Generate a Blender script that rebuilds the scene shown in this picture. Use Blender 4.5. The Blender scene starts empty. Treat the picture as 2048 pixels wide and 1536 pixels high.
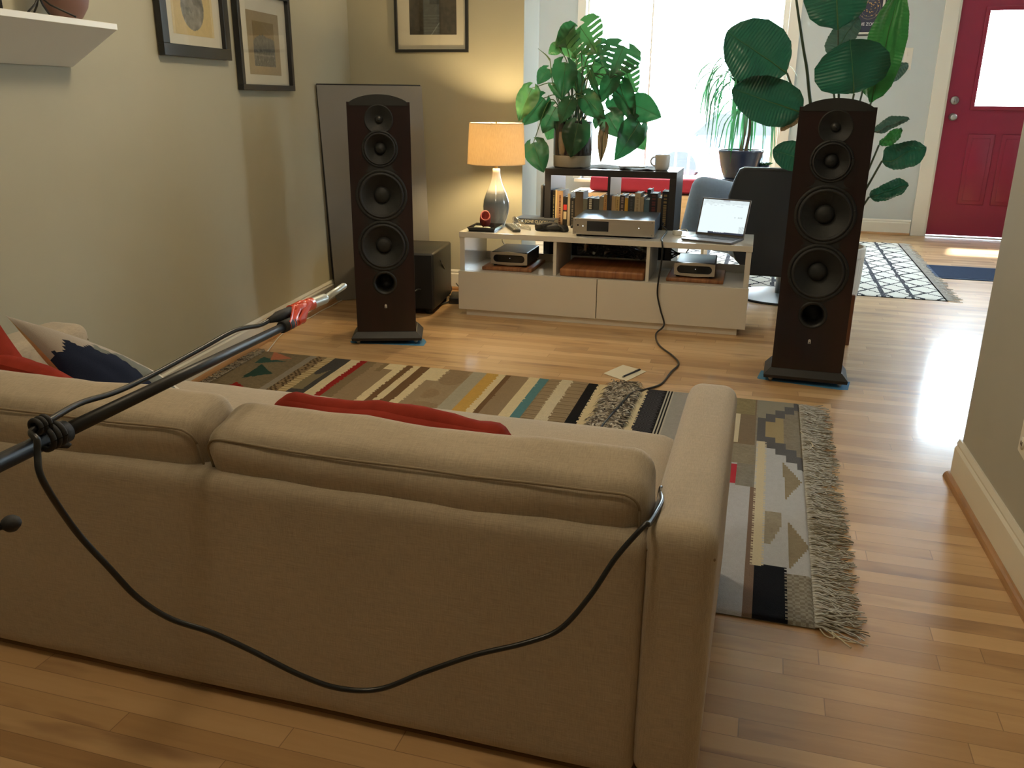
import bpy, bmesh, math, random
import numpy as np
from mathutils import Vector, Matrix, noise

random.seed(7)
SC = bpy.context.scene
COL = SC.collection
PI = math.pi

# ------------------------------------------------------------------ camera
CF, CYAW, CPITCH, CROLL = 1707.7, 0.2829, 0.3229, 0.00904
CAM = Vector((1.6414, -4.5513, 1.1895))
_f = Vector((-math.sin(CYAW) * math.cos(CPITCH), math.cos(CYAW) * math.cos(CPITCH), -math.sin(CPITCH)))
_r = Vector((math.cos(CYAW), math.sin(CYAW), 0))
_u = _r.cross(_f)
_r, _u = _r * math.cos(CROLL) + _u * math.sin(CROLL), _u * math.cos(CROLL) - _r * math.sin(CROLL)
cam_data = bpy.data.cameras.new('camera')
cam = bpy.data.objects.new('camera', cam_data)
COL.objects.link(cam)
cam_data.sensor_width = 36.0
cam_data.lens = 36.0 * CF / 2048.0
cam_data.clip_start = 0.02
cam.matrix_world = Matrix(((_r.x, _u.x, -_f.x, CAM.x), (_r.y, _u.y, -_f.y, CAM.y), (_r.z, _u.z, -_f.z, CAM.z), (0, 0, 0, 1)))
SC.camera = cam


def at(x, y, X=None, Y=None, Z=None):
    """point of the place seen at a pixel of the photograph, on a plane of known X, Y or Z"""
    d = _f + _r * ((x - 1024) / CF) + _u * ((768 - y) / CF)
    i, v = (0, X) if X is not None else (1, Y) if Y is not None else (2, Z)
    return CAM + d * ((v - CAM[i]) / d[i])


# ------------------------------------------------------------------ world, sun, exposure
SC.view_settings.view_transform = 'Standard'
SC.view_settings.look = 'None'
SC.view_settings.gamma = 1.0
SC.view_settings.exposure = 0.0
SC.view_settings.use_curve_mapping = False
SC.cycles.use_denoising = True
SC.cycles.max_bounces = 8
SC.cycles.diffuse_bounces = 5
SC.cycles.glossy_bounces = 4
SC.cycles.transmission_bounces = 8
SC.cycles.transparent_max_bounces = 16
SC.cycles.sample_clamp_indirect = 6.0
SC.cycles.caustics_reflective = False
SC.cycles.caustics_refractive = False

world = bpy.data.worlds.new('world')
SC.world = world
world.use_nodes = True
wb = world.node_tree.nodes['Background']
wb.inputs['Color'].default_value = (0.72, 0.89, 1.0, 1)
wb.inputs['Strength'].default_value = 37.0

sun_data = bpy.data.lights.new('sun', 'SUN')
sun = bpy.data.objects.new('sun', sun_data)
COL.objects.link(sun)
sun_data.energy = 24.0
sun_data.angle = math.radians(3.0)
sun_data.color = (1.0, 0.95, 0.86)
sun.rotation_euler = Vector((-0.12, -0.60, -1.0)).to_track_quat('-Z', 'Y').to_euler()


def area(name, loc, direction, sx, sy, power, color):
    d = bpy.data.lights.new(name, 'AREA')
    d.shape = 'RECTANGLE'
    d.size, d.size_y, d.energy, d.color = sx, sy, power, color
    o = bpy.data.objects.new(name, d)
    COL.objects.link(o)
    o.location = loc
    o.rotation_euler = Vector(direction).to_track_quat('-Z', 'Y').to_euler()
    return o


def portal(name, loc, direction, sx, sy):
    o = area(name, loc, direction, sx, sy, 1.0, (1, 1, 1))
    o.data.cycles.is_portal = True
    return o


portal('window_portal', (0.8, 4.5, 1.4), (0, -1, 0), 2.1, 2.0)
portal('hall_portal', (5.3, .8, 1.6), (-1, 0, 0), .9, .9)
portal('door_portal', (3.56, 4.35, 1.55), (0, -1, 0), 0.55, 0.85)

# warm ceiling lamps (their fixtures are built further down)
CEIL = [((0.9, -3.75, 2.50), 18.0), ((0.6, -1.8, 2.50), 35.0)]
for i, (l, p) in enumerate(CEIL):
    d = bpy.data.lights.new('ceiling_bulb', 'POINT')
    d.energy, d.color, d.shadow_soft_size = p, (1.0, 0.83, 0.58), 0.11
    o = bpy.data.objects.new('ceiling_bulb', d)
    COL.objects.link(o)
    o.location = (l[0], l[1], l[2] - 0.13)


# ------------------------------------------------------------------ materials
def srgb(r, g, b):
    f = lambda c: (c / 255.0) / 12.92 if c / 255.0 <= 0.04045 else ((c / 255.0 + 0.055) / 1.055) ** 2.4
    return (f(r), f(g), f(b), 1.0)


def newmat(name):
    m = bpy.data.materials.new(name)
    m.use_nodes = True
    nt = m.node_tree
    return m, nt, nt.nodes['Principled BSDF']


def N(nt, kind, **kw):
    n = nt.nodes.new(kind)
    for k, v in kw.items():
        if k in n.inputs:
            n.inputs[k].default_value = v
        else:
            setattr(n, k, v)
    return n


def coords(nt, scale=(1, 1, 1), out='Object'):
    t = nt.nodes.new('ShaderNodeTexCoord')
    mp = nt.nodes.new('ShaderNodeMapping')
    mp.inputs['Scale'].default_value = scale
    nt.links.new(t.outputs[out], mp.inputs['Vector'])
    return mp.outputs['Vector']


_mats = {}


def pm(name, col, rough=0.5, metal=0.0, var=0.08, vscale=6.0, bump=0.0, bscale=200.0, coat=0.0, stretch=(1, 1, 1), spec=0.5,
       translucent=0.0, sheen=0.0):
    """plain procedural material: noise-varied colour plus optional noise bump"""
    if name in _mats:
        return _mats[name]
    m, nt, b = newmat(name)
    v = coords(nt, stretch)
    nz = N(nt, 'ShaderNodeTexNoise', Scale=vscale, Detail=4.0)
    nt.links.new(v, nz.inputs['Vector'])
    mx = N(nt, 'ShaderNodeMix', data_type='RGBA')
    c = col if len(col) == 4 else (*col, 1.0)
    mx.inputs[6].default_value = tuple(x * (1 - var) for x in c[:3]) + (1,)
    mx.inputs[7].default_value = tuple(min(1, x * (1 + var)) for x in c[:3]) + (1,)
    nt.links.new(nz.outputs['Fac'], mx.inputs[0])
    nt.links.new(mx.outputs[2], b.inputs['Base Color'])
    b.inputs['Roughness'].default_value = rough
    b.inputs['Metallic'].default_value = metal
    b.inputs['Coat Weight'].default_value = coat
    b.inputs['Coat Roughness'].default_value = 0.08
    b.inputs['Specular IOR Level'].default_value = spec
    b.inputs['Sheen Weight'].default_value = sheen
    if bump > 0:
        n2 = N(nt, 'ShaderNodeTexNoise', Scale=bscale, Detail=3.0)
        nt.links.new(v, n2.inputs['Vector'])
        bp = N(nt, 'ShaderNodeBump', Strength=bump, Distance=0.002)
        nt.links.new(n2.outputs['Fac'], bp.inputs['Height'])
        nt.links.new(bp.outputs['Normal'], b.inputs['Normal'])
    if translucent > 0:
        tr = N(nt, 'ShaderNodeBsdfTranslucent')
        tr.inputs['Color'].default_value = tuple(min(1, x * 2.2) for x in c[:3]) + (1,)
        ms = N(nt, 'ShaderNodeMixShader')
        ms.inputs[0].default_value = translucent
        out = nt.nodes['Material Output']
        nt.links.new(b.outputs[0], ms.inputs[1])
        nt.links.new(tr.outputs[0], ms.inputs[2])
        nt.links.new(ms.outputs[0], out.inputs['Surface'])
    _mats[name] = m
    return m


def emit(name, col, strength):
    m, nt, b = newmat(name)
    nz = N(nt, 'ShaderNodeTexNoise', Scale=8.0)
    nt.links.new(coords(nt), nz.inputs['Vector'])
    b.inputs['Base Color'].default_value = (*col[:3], 1)
    b.inputs['Emission Color'].default_value = (*col[:3], 1)
    b.inputs['Emission Strength'].default_value = strength
    b.inputs['Roughness'].default_value = 0.3
    return m


def attr_mat(name, rough=0.8, bump=0.3, bscale=400, stretch=(1, 1, 1), metal=0.0, spec=0.3, dist=0.003):
    """colour pattern held in the mesh (woven or printed pattern)"""
    m, nt, b = newmat(name)
    a = N(nt, 'ShaderNodeAttribute', attribute_name='pattern')
    v = coords(nt, stretch)
    nz = N(nt, 'ShaderNodeTexNoise', Scale=bscale, Detail=3.0)
    nt.links.new(v, nz.inputs['Vector'])
    mr = N(nt, 'ShaderNodeMapRange')
    mr.inputs['To Min'].default_value, mr.inputs['To Max'].default_value = 0.82, 1.12
    nt.links.new(nz.outputs['Fac'], mr.inputs['Value'])
    vm = N(nt, 'ShaderNodeVectorMath', operation='SCALE')
    nt.links.new(a.outputs['Color'], vm.inputs[0])
    nt.links.new(mr.outputs[0], vm.inputs['Scale'])
    nt.links.new(vm.outputs[0], b.inputs['Base Color'])
    b.inputs['Roughness'].default_value = rough
    b.inputs['Metallic'].default_value = metal
    b.inputs['Specular IOR Level'].default_value = spec
    if bump:
        bp = N(nt, 'ShaderNodeBump', Strength=bump, Distance=dist)
        nt.links.new(nz.outputs['Fac'], bp.inputs['Height'])
        nt.links.new(bp.outputs['Normal'], b.inputs['Normal'])
    return m


def linen(name, col, dark=0.80):
    m, nt, b = newmat(name)
    def band(sc):
        v = coords(nt, sc)
        n = N(nt, 'ShaderNodeTexNoise', Scale=1.0, Detail=2.0)
        nt.links.new(v, n.inputs['Vector'])
        return n.outputs['Fac']
    h1, h2, h3 = band((30, 900, 700)), band((900, 60, 40)), band((3.0, 3.0, 3.0))
    add = N(nt, 'ShaderNodeMath', operation='ADD')
    nt.links.new(h1, add.inputs[0]); nt.links.new(h2, add.inputs[1])
    mr = N(nt, 'ShaderNodeMapRange')
    mr.inputs['From Min'].default_value, mr.inputs['From Max'].default_value = 0.65, 1.35
    nt.links.new(add.outputs[0], mr.inputs['Value'])
    mx = N(nt, 'ShaderNodeMix', data_type='RGBA')
    mx.inputs[6].default_value = tuple(c * dark for c in col[:3]) + (1,)
    mx.inputs[7].default_value = tuple(min(1, c * 1.12) for c in col[:3]) + (1,)
    nt.links.new(mr.outputs[0], mx.inputs[0])
    mr2 = N(nt, 'ShaderNodeMapRange')
    mr2.inputs['To Min'].default_value, mr2.inputs['To Max'].default_value = 0.88, 1.1
    nt.links.new(h3, mr2.inputs['Value'])
    vm = N(nt, 'ShaderNodeVectorMath', operation='SCALE')
    nt.links.new(mx.outputs[2], vm.inputs[0]); nt.links.new(mr2.outputs[0], vm.inputs['Scale'])
    nt.links.new(vm.outputs[0], b.inputs['Base Color'])
    b.inputs['Roughness'].default_value = 0.92
    b.inputs['Specular IOR Level'].default_value = 0.15
    b.inputs['Sheen Weight'].default_value = 0.25
    bp = N(nt, 'ShaderNodeBump', Strength=0.35, Distance=0.0012)
    nt.links.new(add.outputs[0], bp.inputs['Height'])
    nt.links.new(bp.outputs['Normal'], b.inputs['Normal'])
    return m


def floor_mat():
    m, nt, b = newmat('strip_oak_floor')
    tc = N(nt, 'ShaderNodeTexCoord')
    sp = N(nt, 'ShaderNodeSeparateXYZ')
    nt.links.new(tc.outputs['Object'], sp.inputs[0])
    def M(op, a, bb=None):
        n = N(nt, 'ShaderNodeMath', operation=op)
        for i, x in enumerate((a, bb)):
            if x is None: continue
            if isinstance(x, (int, float)): n.inputs[i].default_value = x
            else: nt.links.new(x, n.inputs[i])
        return n.outputs[0]
    W = 0.0575
    ry = M('DIVIDE', sp.outputs['Y'], W)
    row = M('FLOOR', ry)
    wn = N(nt, 'ShaderNodeTexWhiteNoise', noise_dimensions='1D')
    nt.links.new(row, wn.inputs['W'])
    sh = M('MULTIPLY', wn.outputs['Value'], 7.3)
    rx = M('DIVIDE', M('ADD', sp.outputs['X'], sh), 0.85)
    colx = M('FLOOR', rx)
    cb = N(nt, 'ShaderNodeCombineXYZ')
    nt.links.new(row, cb.inputs[0]); nt.links.new(colx, cb.inputs[1])
    w2 = N(nt, 'ShaderNodeTexWhiteNoise', noise_dimensions='2D')
    nt.links.new(cb.outputs[0], w2.inputs['Vector'])
    # grain: per plank shifted, stretched along x
    off = N(nt, 'ShaderNodeVectorMath', operation='SCALE')
    nt.links.new(w2.outputs['Color'], off.inputs[0]); off.inputs['Scale'].default_value = 13.0
    ad = N(nt, 'ShaderNodeVectorMath', operation='ADD')
    nt.links.new(tc.outputs['Object'], ad.inputs[0]); nt.links.new(off.outputs[0], ad.inputs[1])
    mp = N(nt, 'ShaderNodeMapping'); mp.inputs['Scale'].default_value = (1.6, 22, 1)
    nt.links.new(ad.outputs[0], mp.inputs['Vector'])
    g = N(nt, 'ShaderNodeTexNoise', Scale=1.6, Detail=6.0, Roughness=0.6, Distortion=0.4)
    nt.links.new(mp.outputs[0], g.inputs['Vector'])
    mp2 = N(nt, 'ShaderNodeMapping'); mp2.inputs['Scale'].default_value = (2.0, 9, 1)
    nt.links.new(ad.outputs[0], mp2.inputs['Vector'])
    g2 = N(nt, 'ShaderNodeTexNoise', Scale=1.1, Detail=3.0)
    nt.links.new(mp2.outputs[0], g2.inputs['Vector'])
    cr = N(nt, 'ShaderNodeValToRGB')
    el = cr.color_ramp.elements
    el[0].position, el[0].color = 0.0, (0.31, 0.160, 0.062, 1)
    el[1].position, el[1].color = 1.0, (0.71, 0.47, 0.245, 1)
    e = el.new(0.5); e.color = (0.545, 0.335, 0.155, 1)
    mixv = M('ADD', M('MULTIPLY', w2.outputs['Value'], 0.62), M('MULTIPLY', g.outputs['Fac'], 0.45))
    nt.links.new(mixv, cr.inputs['Fac'])
    # dark mineral streaks
    st = N(nt, 'ShaderNodeMapRange'); st.inputs['From Min'].default_value = 0.57; st.inputs['From Max'].default_value = 0.74
    nt.links.new(g2.outputs['Fac'], st.inputs['Value'])
    mx = N(nt, 'ShaderNodeMix', data_type='RGBA')
    nt.links.new(M('MULTIPLY', st.outputs[0], 0.75), mx.inputs[0])
    nt.links.new(cr.outputs['Color'], mx.inputs[6]); mx.inputs[7].default_value = (0.17, 0.075, 0.035, 1)
    # gaps
    fy = M('FRACT', ry); fx = M('FRACT', rx)
    gy = M('LESS_THAN', M('MINIMUM', fy, M('SUBTRACT', 1.0, fy)), 0.014)
    gx = M('LESS_THAN', M('MINIMUM', fx, M('SUBTRACT', 1.0, fx)), 0.0012)
    gap = M('MAXIMUM', gy, gx)
    mx2 = N(nt, 'ShaderNodeMix', data_type='RGBA')
    nt.links.new(M('MULTIPLY', gap, 0.55), mx2.inputs[0])
    nt.links.new(mx.outputs[2], mx2.inputs[6]); mx2.inputs[7].default_value = (0.12, 0.06, 0.03, 1)
    nt.links.new(mx2.outputs[2], b.inputs['Base Color'])
    rn = N(nt, 'ShaderNodeTexNoise', Scale=9.0, Detail=4.0)
    nt.links.new(tc.outputs['Object'], rn.inputs['Vector'])
    rr = N(nt, 'ShaderNodeMapRange'); rr.inputs['To Min'].default_value, rr.inputs['To Max'].default_value = 0.36, 0.48
    nt.links.new(rn.outputs['Fac'], rr.inputs['Value'])
    nt.links.new(rr.outputs[0], b.inputs['Roughness'])
    b.inputs['Specular IOR Level'].default_value = 0.5
    b.inputs['Coat Weight'].default_value = 0.55
    b.inputs['Coat Roughness'].default_value = 0.13
    wv = N(nt, 'ShaderNodeTexNoise', Scale=3.0, Detail=1.0)
    nt.links.new(mp.outputs[0], wv.inputs['Vector'])
    hs = M('SUBTRACT', M('MULTIPLY', wv.outputs['Fac'], 0.5), gap)
    bp = N(nt, 'ShaderNodeBump', Strength=0.12, Distance=0.001)
    nt.links.new(hs, bp.inputs['Height'])
    nt.links.new(bp.outputs['Normal'], b.inputs['Normal'])
    return m


def wood(name, c1, c2, scale=(2, 30, 30), rough=0.4, coat=0.0, stripes=0):
    m, nt, b = newmat(name)
    v = coords(nt, scale)
    g = N(nt, 'ShaderNodeTexNoise', Scale=1.0, Detail=6.0, Distortion=0.6)
    nt.links.new(v, g.inputs['Vector'])
    cr = N(nt, 'ShaderNodeValToRGB')
    cr.color_ramp.elements[0].position, cr.color_ramp.elements[0].color = 0.3, (*c1[:3], 1)
    cr.color_ramp.elements[1].position, cr.color_ramp.elements[1].color = 0.7, (*c2[:3], 1)
    nt.links.new(g.outputs['Fac'], cr.inputs['Fac'])
    nt.links.new(cr.outputs[0], b.inputs['Base Color'])
    b.inputs['Roughness'].default_value = rough
    b.inputs['Coat Weight'].default_value = coat
    b.inputs['Coat Roughness'].default_value = 0.05
    return m


def glass_mat(name, tint=(1, 1, 1), gloss=0.06):
    m, nt, b = newmat(name)
    nt.nodes.remove(b)
    t = N(nt, 'ShaderNodeBsdfTransparent'); t.inputs['Color'].default_value = (*tint, 1)
    g = N(nt, 'ShaderNodeBsdfGlossy'); g.inputs['Roughness'].default_value = 0.02
    nz = N(nt, 'ShaderNodeTexNoise', Scale=2.0)
    nt.links.new(coords(nt), nz.inputs['Vector'])
    bp = N(nt, 'ShaderNodeBump', Strength=0.02)
    nt.links.new(nz.outputs['Fac'], bp.inputs['Height']); nt.links.new(bp.outputs[0], g.inputs['Normal'])
    fr = N(nt, 'ShaderNodeLayerWeight'); fr.inputs['Blend'].default_value = 0.5
    pw = N(nt, 'ShaderNodeMath', operation='POWER'); pw.inputs[1].default_value = 4.5
    nt.links.new(fr.outputs['Facing'], pw.inputs[0])
    mr = N(nt, 'ShaderNodeMapRange'); mr.inputs['To Min'].default_value, mr.inputs['To Max'].default_value = gloss * .5, 0.7
    nt.links.new(pw.outputs[0], mr.inputs['Value'])
    ms = N(nt, 'ShaderNodeMixShader')
    nt.links.new(mr.outputs[0], ms.inputs[0])
    nt.links.new(t.outputs[0], ms.inputs[1]); nt.links.new(g.outputs[0], ms.inputs[2])
    nt.links.new(ms.outputs[0], nt.nodes['Material Output'].inputs['Surface'])
    return m


def shade_mat():
    m, nt, b = newmat('linen_lamp_shade')
    v = coords(nt, (300, 300, 40))
    nz = N(nt, 'ShaderNodeTexNoise', Scale=1.0, Detail=3.0)
    nt.links.new(v, nz.inputs['Vector'])
    cr = N(nt, 'ShaderNodeValToRGB')
    cr.color_ramp.elements[0].color = (0.62, 0.50, 0.34, 1)
    cr.color_ramp.elements[1].color = (0.85, 0.74, 0.55, 1)
    nt.links.new(nz.outputs['Fac'], cr.inputs['Fac'])
    d = N(nt, 'ShaderNodeBsdfDiffuse'); t = N(nt, 'ShaderNodeBsdfTranslucent')
    nt.links.new(cr.outputs[0], d.inputs['Color']); nt.links.new(cr.outputs[0], t.inputs['Color'])
    ms = N(nt, 'ShaderNodeMixShader'); ms.inputs[0].default_value = 0.5
    nt.links.new(d.outputs[0], ms.inputs[1]); nt.links.new(t.outputs[0], ms.inputs[2])
    nt.links.new(ms.outputs[0], nt.nodes['Material Output'].inputs['Surface'])
    nt.nodes.remove(b)
    return m


def leaf_mat(name, top, trans, rough=0.35, vein=(0.5, 3.0, 3.0)):
    m, nt, b = newmat(name)
    v = coords(nt, vein)
    nz = N(nt, 'ShaderNodeTexNoise', Scale=6.0, Detail=4.0)
    nt.links.new(v, nz.inputs['Vector'])
    mx = N(nt, 'ShaderNodeMix', data_type='RGBA')
    mx.inputs[6].default_value = tuple(c * 0.75 for c in top[:3]) + (1,)
    mx.inputs[7].default_value = tuple(c * 1.25 for c in top[:3]) + (1,)
    nt.links.new(nz.outputs['Fac'], mx.inputs[0])
    nt.links.new(mx.outputs[2], b.inputs['Base Color'])
    b.inputs['Roughness'].default_value = rough
    t = N(nt, 'ShaderNodeBsdfTranslucent'); t.inputs['Color'].default_value = (*trans[:3], 1)
    ms = N(nt, 'ShaderNodeMixShader'); ms.inputs[0].default_value = 0.35
    nt.links.new(b.outputs[0], ms.inputs[1]); nt.links.new(t.outputs[0], ms.inputs[2])
    nt.links.new(ms.outputs[0], nt.nodes['Material Output'].inputs['Surface'])
    return m


M_WALL = pm('lamp_warmed_wall_paint', (0.43, 0.405, 0.305), 0.75, var=0.03, bump=0.06, bscale=350, spec=0.3)  # house paint with the lamplight's warmth mixed into its colour
M_WALLW = pm('pale_grey_wall_paint', (0.55, 0.60, 0.61), 0.75, var=0.03, bump=0.06, bscale=350, spec=0.3)
M_CEIL = pm('ceiling_paint', (0.78, 0.76, 0.70), 0.9, var=0.02)
M_TRIM = pm('white_trim_paint', (0.78, 0.76, 0.68), 0.35, var=0.03)
M_FLOOR = floor_mat()
M_WHITE = pm('white_gloss_lacquer', (0.72, 0.70, 0.64), 0.18, var=0.02, coat=0.3)
M_BLACK = pm('black_plastic', (0.009, 0.009, 0.010), 0.42, var=0.2)
M_BLACKM = pm('matte_black_rubber', (0.015, 0.015, 0.016), 0.7, var=0.2, bump=0.2)
M_RUBBER = pm('black_cable_rubber', (0.012, 0.013, 0.014), 0.32, var=0.2)
M_STEEL = pm('brushed_aluminium', (0.62, 0.58, 0.52), 0.30, metal=0.9, var=0.05, vscale=2, stretch=(1, 60, 60))
M_ALU_TOP = pm('metal_lid_window_blue', (0.20, 0.28, 0.37), 0.36, metal=0.8, var=0.05)  # blue tint stands for the window mirrored in the lid
M_LINEN = linen('beige_linen_upholstery', (0.455, 0.382, 0.285))
M_PIPING = pm('beige_seam_piping', (0.25, 0.195, 0.125), 0.9, var=0.1)
M_RED = pm('brick_red_cotton', (0.25, 0.030, 0.018), 0.95, var=0.22, vscale=30, bump=0.4, bscale=900, spec=0.1)
M_SILVER = pm('silver_metal', (0.36, 0.37, 0.36), 0.35, metal=0.85, var=0.05)
M_CHERRY = wood('dark_cherry_veneer', (0.006, 0.002, 0.0022), (0.016, 0.0042, 0.004), (14, 14, 1.2), 0.3, 0.15)
M_CONE = pm('speaker_cone_black', (0.006, 0.0066, 0.0066), 0.65, var=0.1)
M_CONE2 = pm('speaker_dark_grey', (0.007, 0.0077, 0.0077), 0.65, var=0.1)
M_BAMBOO = wood('butcher_block', (0.20, 0.075, 0.028), (0.36, 0.155, 0.06), (60, 3, 3), 0.5)
M_ESPRESSO = pm('black_brown_laminate', (0.020, 0.019, 0.021), 0.35, var=0.2, stretch=(20, 2, 2))
M_TAPE = pm('blue_painters_tape', (0.05, 0.20, 0.38), 0.7, var=0.08, bump=0.2)
M_ORANGE = pm('orange_red_vinyl_tape', (0.75, 0.075, 0.03), 0.22, var=0.1, coat=0.4, bump=0.25, bscale=120)
M_CERWHITE = pm('glazed_white_ceramic', (0.78, 0.74, 0.66), 0.15, var=0.03, coat=0.5)
M_NAVY = pm('navy_plastic', (0.018, 0.025, 0.055), 0.4, var=0.15)
M_CHAIR = pm('slate_blue_fabric_lit', (0.25, 0.34, 0.48), 0.9, var=0.12, vscale=60, bump=0.3, bscale=700, sheen=0.3)  # colour brightened for the window light on the arm
M_CHAIR_SHADE = pm('chair_back_in_shade', (0.018, 0.022, 0.030), 0.55, var=0.12, bump=0.1)  # colour darkened for the shade on the chair's back
M_SOIL = pm('potting_soil', (0.04, 0.025, 0.015), 0.95, var=0.4, vscale=60, bump=0.6, bscale=120)
M_STEM = pm('green_stem', (0.07, 0.13, 0.04), 0.5, var=0.15)
M_STEMD = pm('dark_stem', (0.035, 0.06, 0.025), 0.5, var=0.15)
M_MONST = leaf_mat('monstera_leaf', (0.024, 0.060, 0.028), (0.035, 0.20, 0.06))
M_MONSTL = leaf_mat('monstera_leaf_light', (0.045, 0.11, 0.04), (0.08, 0.30, 0.08))
M_DEAD = leaf_mat('withered_leaf', (0.16, 0.10, 0.06), (0.22, 0.13, 0.05), 0.8)
M_BOP = leaf_mat('bird_of_paradise_leaf', (0.010, 0.030, 0.020), (0.02, 0.10, 0.045), 0.28)
M_BOPG = leaf_mat('bird_of_paradise_leaf_bright', (0.022, 0.068, 0.018), (0.035, 0.16, 0.03), 0.3)
M_DRAC = leaf_mat('dracaena_leaf', (0.04, 0.11, 0.05), (0.08, 0.34, 0.12))
M_GLASS = glass_mat('window_glass')
M_SHADE = shade_mat()
M_PAPER = pm('cream_paper', (0.72, 0.68, 0.56), 0.8, var=0.03)
M_FRAME = pm('black_picture_frame', (0.012, 0.012, 0.012), 0.35, var=0.1)
M_MAT = pm('cream_picture_mount', (0.62, 0.58, 0.46), 0.7, var=0.02)
M_PIC = attr_mat('printed_picture', 0.45, 0.0, spec=0.5, bscale=60)
M_GREYP = pm('grey_panel_fabric', (0.215, 0.205, 0.19), 0.9, var=0.03, bump=0.3, bscale=900)


# ------------------------------------------------------------------ mesh helpers
class G:
    def __init__(s):
        s.v, s.f, s.m, s.s = [], [], [], []

    def add(s, v, f, m=0, smooth=True, mat=None):
        n = len(s.v)
        s.v += [tuple(mat @ Vector(p)) if mat else tuple(p) for p in v]
        s.f += [tuple(i + n for i in q) for q in f]
        s.m += [m] * len(f)
        s.s += [smooth] * len(f)
        return s

    def bm(s, b, m=0, smooth=False, mat=None):
        b.verts.index_update()
        s.add([v.co[:] for v in b.verts], [[v.index for v in q.verts] for q in b.faces], m, smooth, mat)
        b.free()
        return s

    def box(s, x0, x1, y0, y1, z0, z1, m=0, bev=0.0, seg=2, mat=None, smooth=None):
        b = bmesh.new()
        bmesh.ops.create_cube(b, size=1.0)
        for v in b.verts:
            v.co = Vector((x0 + (v.co.x + .5) * (x1 - x0), y0 + (v.co.y + .5) * (y1 - y0), z0 + (v.co.z + .5) * (z1 - z0)))
        if bev > 0:
            bmesh.ops.bevel(b, geom=b.edges[:], offset=bev, segments=seg, profile=0.5, affect='EDGES')
        return s.bm(b, m, bev > 0.004 if smooth is None else smooth, mat)

    def prism(s, pts, z0, z1, m=0, mat=None, smooth=False):
        n = len(pts)
        v = [(x, y, z0) for x, y in pts] + [(x, y, z1) for x, y in pts]
        f = [tuple(range(n - 1, -1, -1)), tuple(range(n, 2 * n))]
        s.add(v, f, m, False, mat)
        return s.add(v, [(i, (i + 1) % n, n + (i + 1) % n, n + i) for i in range(n)], m, smooth, mat)

    def loops(s, rings, m=0, closed=True, caps=True, mat=None, smooth=True):
        """skin a list of vertex rings"""
        n = len(rings[0])
        v = [p for r in rings for p in r]
        f = []
        for k in range(len(rings) - 1):
            for i in range(n if closed else n - 1):
                j = (i + 1) % n
                f.append((k * n + i, k * n + j, (k + 1) * n + j, (k + 1) * n + i))
        s.add(v, f, m, smooth, mat)
        if caps:
            b0 = len(s.v) - len(v)
            s.f.append(tuple(b0 + i for i in range(n - 1, -1, -1))); s.m.append(m); s.s.append(False)
            s.f.append(tuple(b0 + (len(rings) - 1) * n + i for i in range(n))); s.m.append(m); s.s.append(False)
        return s

    def lathe(s, prof, n=32, m=0, mat=None, smooth=True, sx=1.0, sy=1.0):
        rings = [[(r * math.cos(2 * PI * i / n) * sx, r * math.sin(2 * PI * i / n) * sy, z) for i in range(n)] for r, z in prof]
        return s.loops(rings, m, True, False, mat, smooth)

    def cyl(s, p0, p1, r0, r1=None, n=16, m=0, caps=True, mat=None):
        return s.tube([p0, p1], r0, n, m, caps, r1 if r1 is not None else r0, mat)

    def tube(s, pts, r, n=10, m=0, caps=True, r1=None, mat=None, rad=None):
        pts = [Vector(p) for p in pts]
        rings = []
        t = (pts[1] - pts[0]).normalized()
        a = t.orthogonal().normalized()
        L = len(pts)
        for k, p in enumerate(pts):
            t2 = (pts[min(k + 1, L - 1)] - pts[max(k - 1, 0)])
            t2 = t2.normalized() if t2.length > 1e-9 else t
            a = (a - t2 * a.dot(t2))
            a = a.normalized() if a.length > 1e-6 else t2.orthogonal().normalized()
            bb = t2.cross(a)
            rr = rad[k] if rad else (r if r1 is None else r + (r1 - r) * k / (L - 1))
            rings.append([tuple(p + (a * math.cos(2 * PI * i / n) + bb * math.sin(2 * PI * i / n)) * rr) for i in range(n)])
            t = t2
        return s.loops(rings, m, True, caps, mat)

    def build(s, name, mats, parent=None, world=False, **tags):
        me = bpy.data.meshes.new(name)
        v = s.v
        if world and parent is not None:
            inv = (Matrix.Translation(parent.location) @ parent.rotation_euler.to_matrix().to_4x4()).inverted()
            v = [tuple(inv @ Vector(p)) for p in v]
        me.from_pydata(v, [], s.f)
        if not isinstance(mats, (list, tuple)):
            mats = [mats]
        for x in mats:
            me.materials.append(x)
        me.polygons.foreach_set('material_index', s.m)
        me.polygons.foreach_set('use_smooth', s.s)
        me.update()
        o = bpy.data.objects.new(name, me)
        COL.objects.link(o)
        if parent is not None:
            o.parent = parent
        for k, x in tags.items():
            if x is not None:
                o[k] = x
        return o


def smooth_path(pts, sub=8):
    """Catmull-Rom"""
    P = [Vector(p) for p in pts]
    P = [P[0] * 2 - P[1]] + P + [P[-1] * 2 - P[-2]]
    out = []
    for i in range(1, len(P) - 2):
        for k in range(sub):
            t = k / sub
            a, b, c, d = P[i - 1], P[i], P[i + 1], P[i + 2]
            out.append(0.5 * ((2 * b) + (c - a) * t + (2 * a - 5 * b + 4 * c - d) * t * t + (3 * b - a - 3 * c + d) * t ** 3))
    out.append(P[-2])
    return out


def thing(name, label, cat, loc=(0, 0, 0), rz=0.0, group=None, rot=None):
    o = bpy.data.objects.new(name, None)
    COL.objects.link(o)
    o.location = loc
    o.rotation_euler = rot if rot else (0, 0, rz)
    o.empty_display_size = 0.05
    o['label'] = label
    o['category'] = cat
    if group:
        o['group'] = group
    return o


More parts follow.
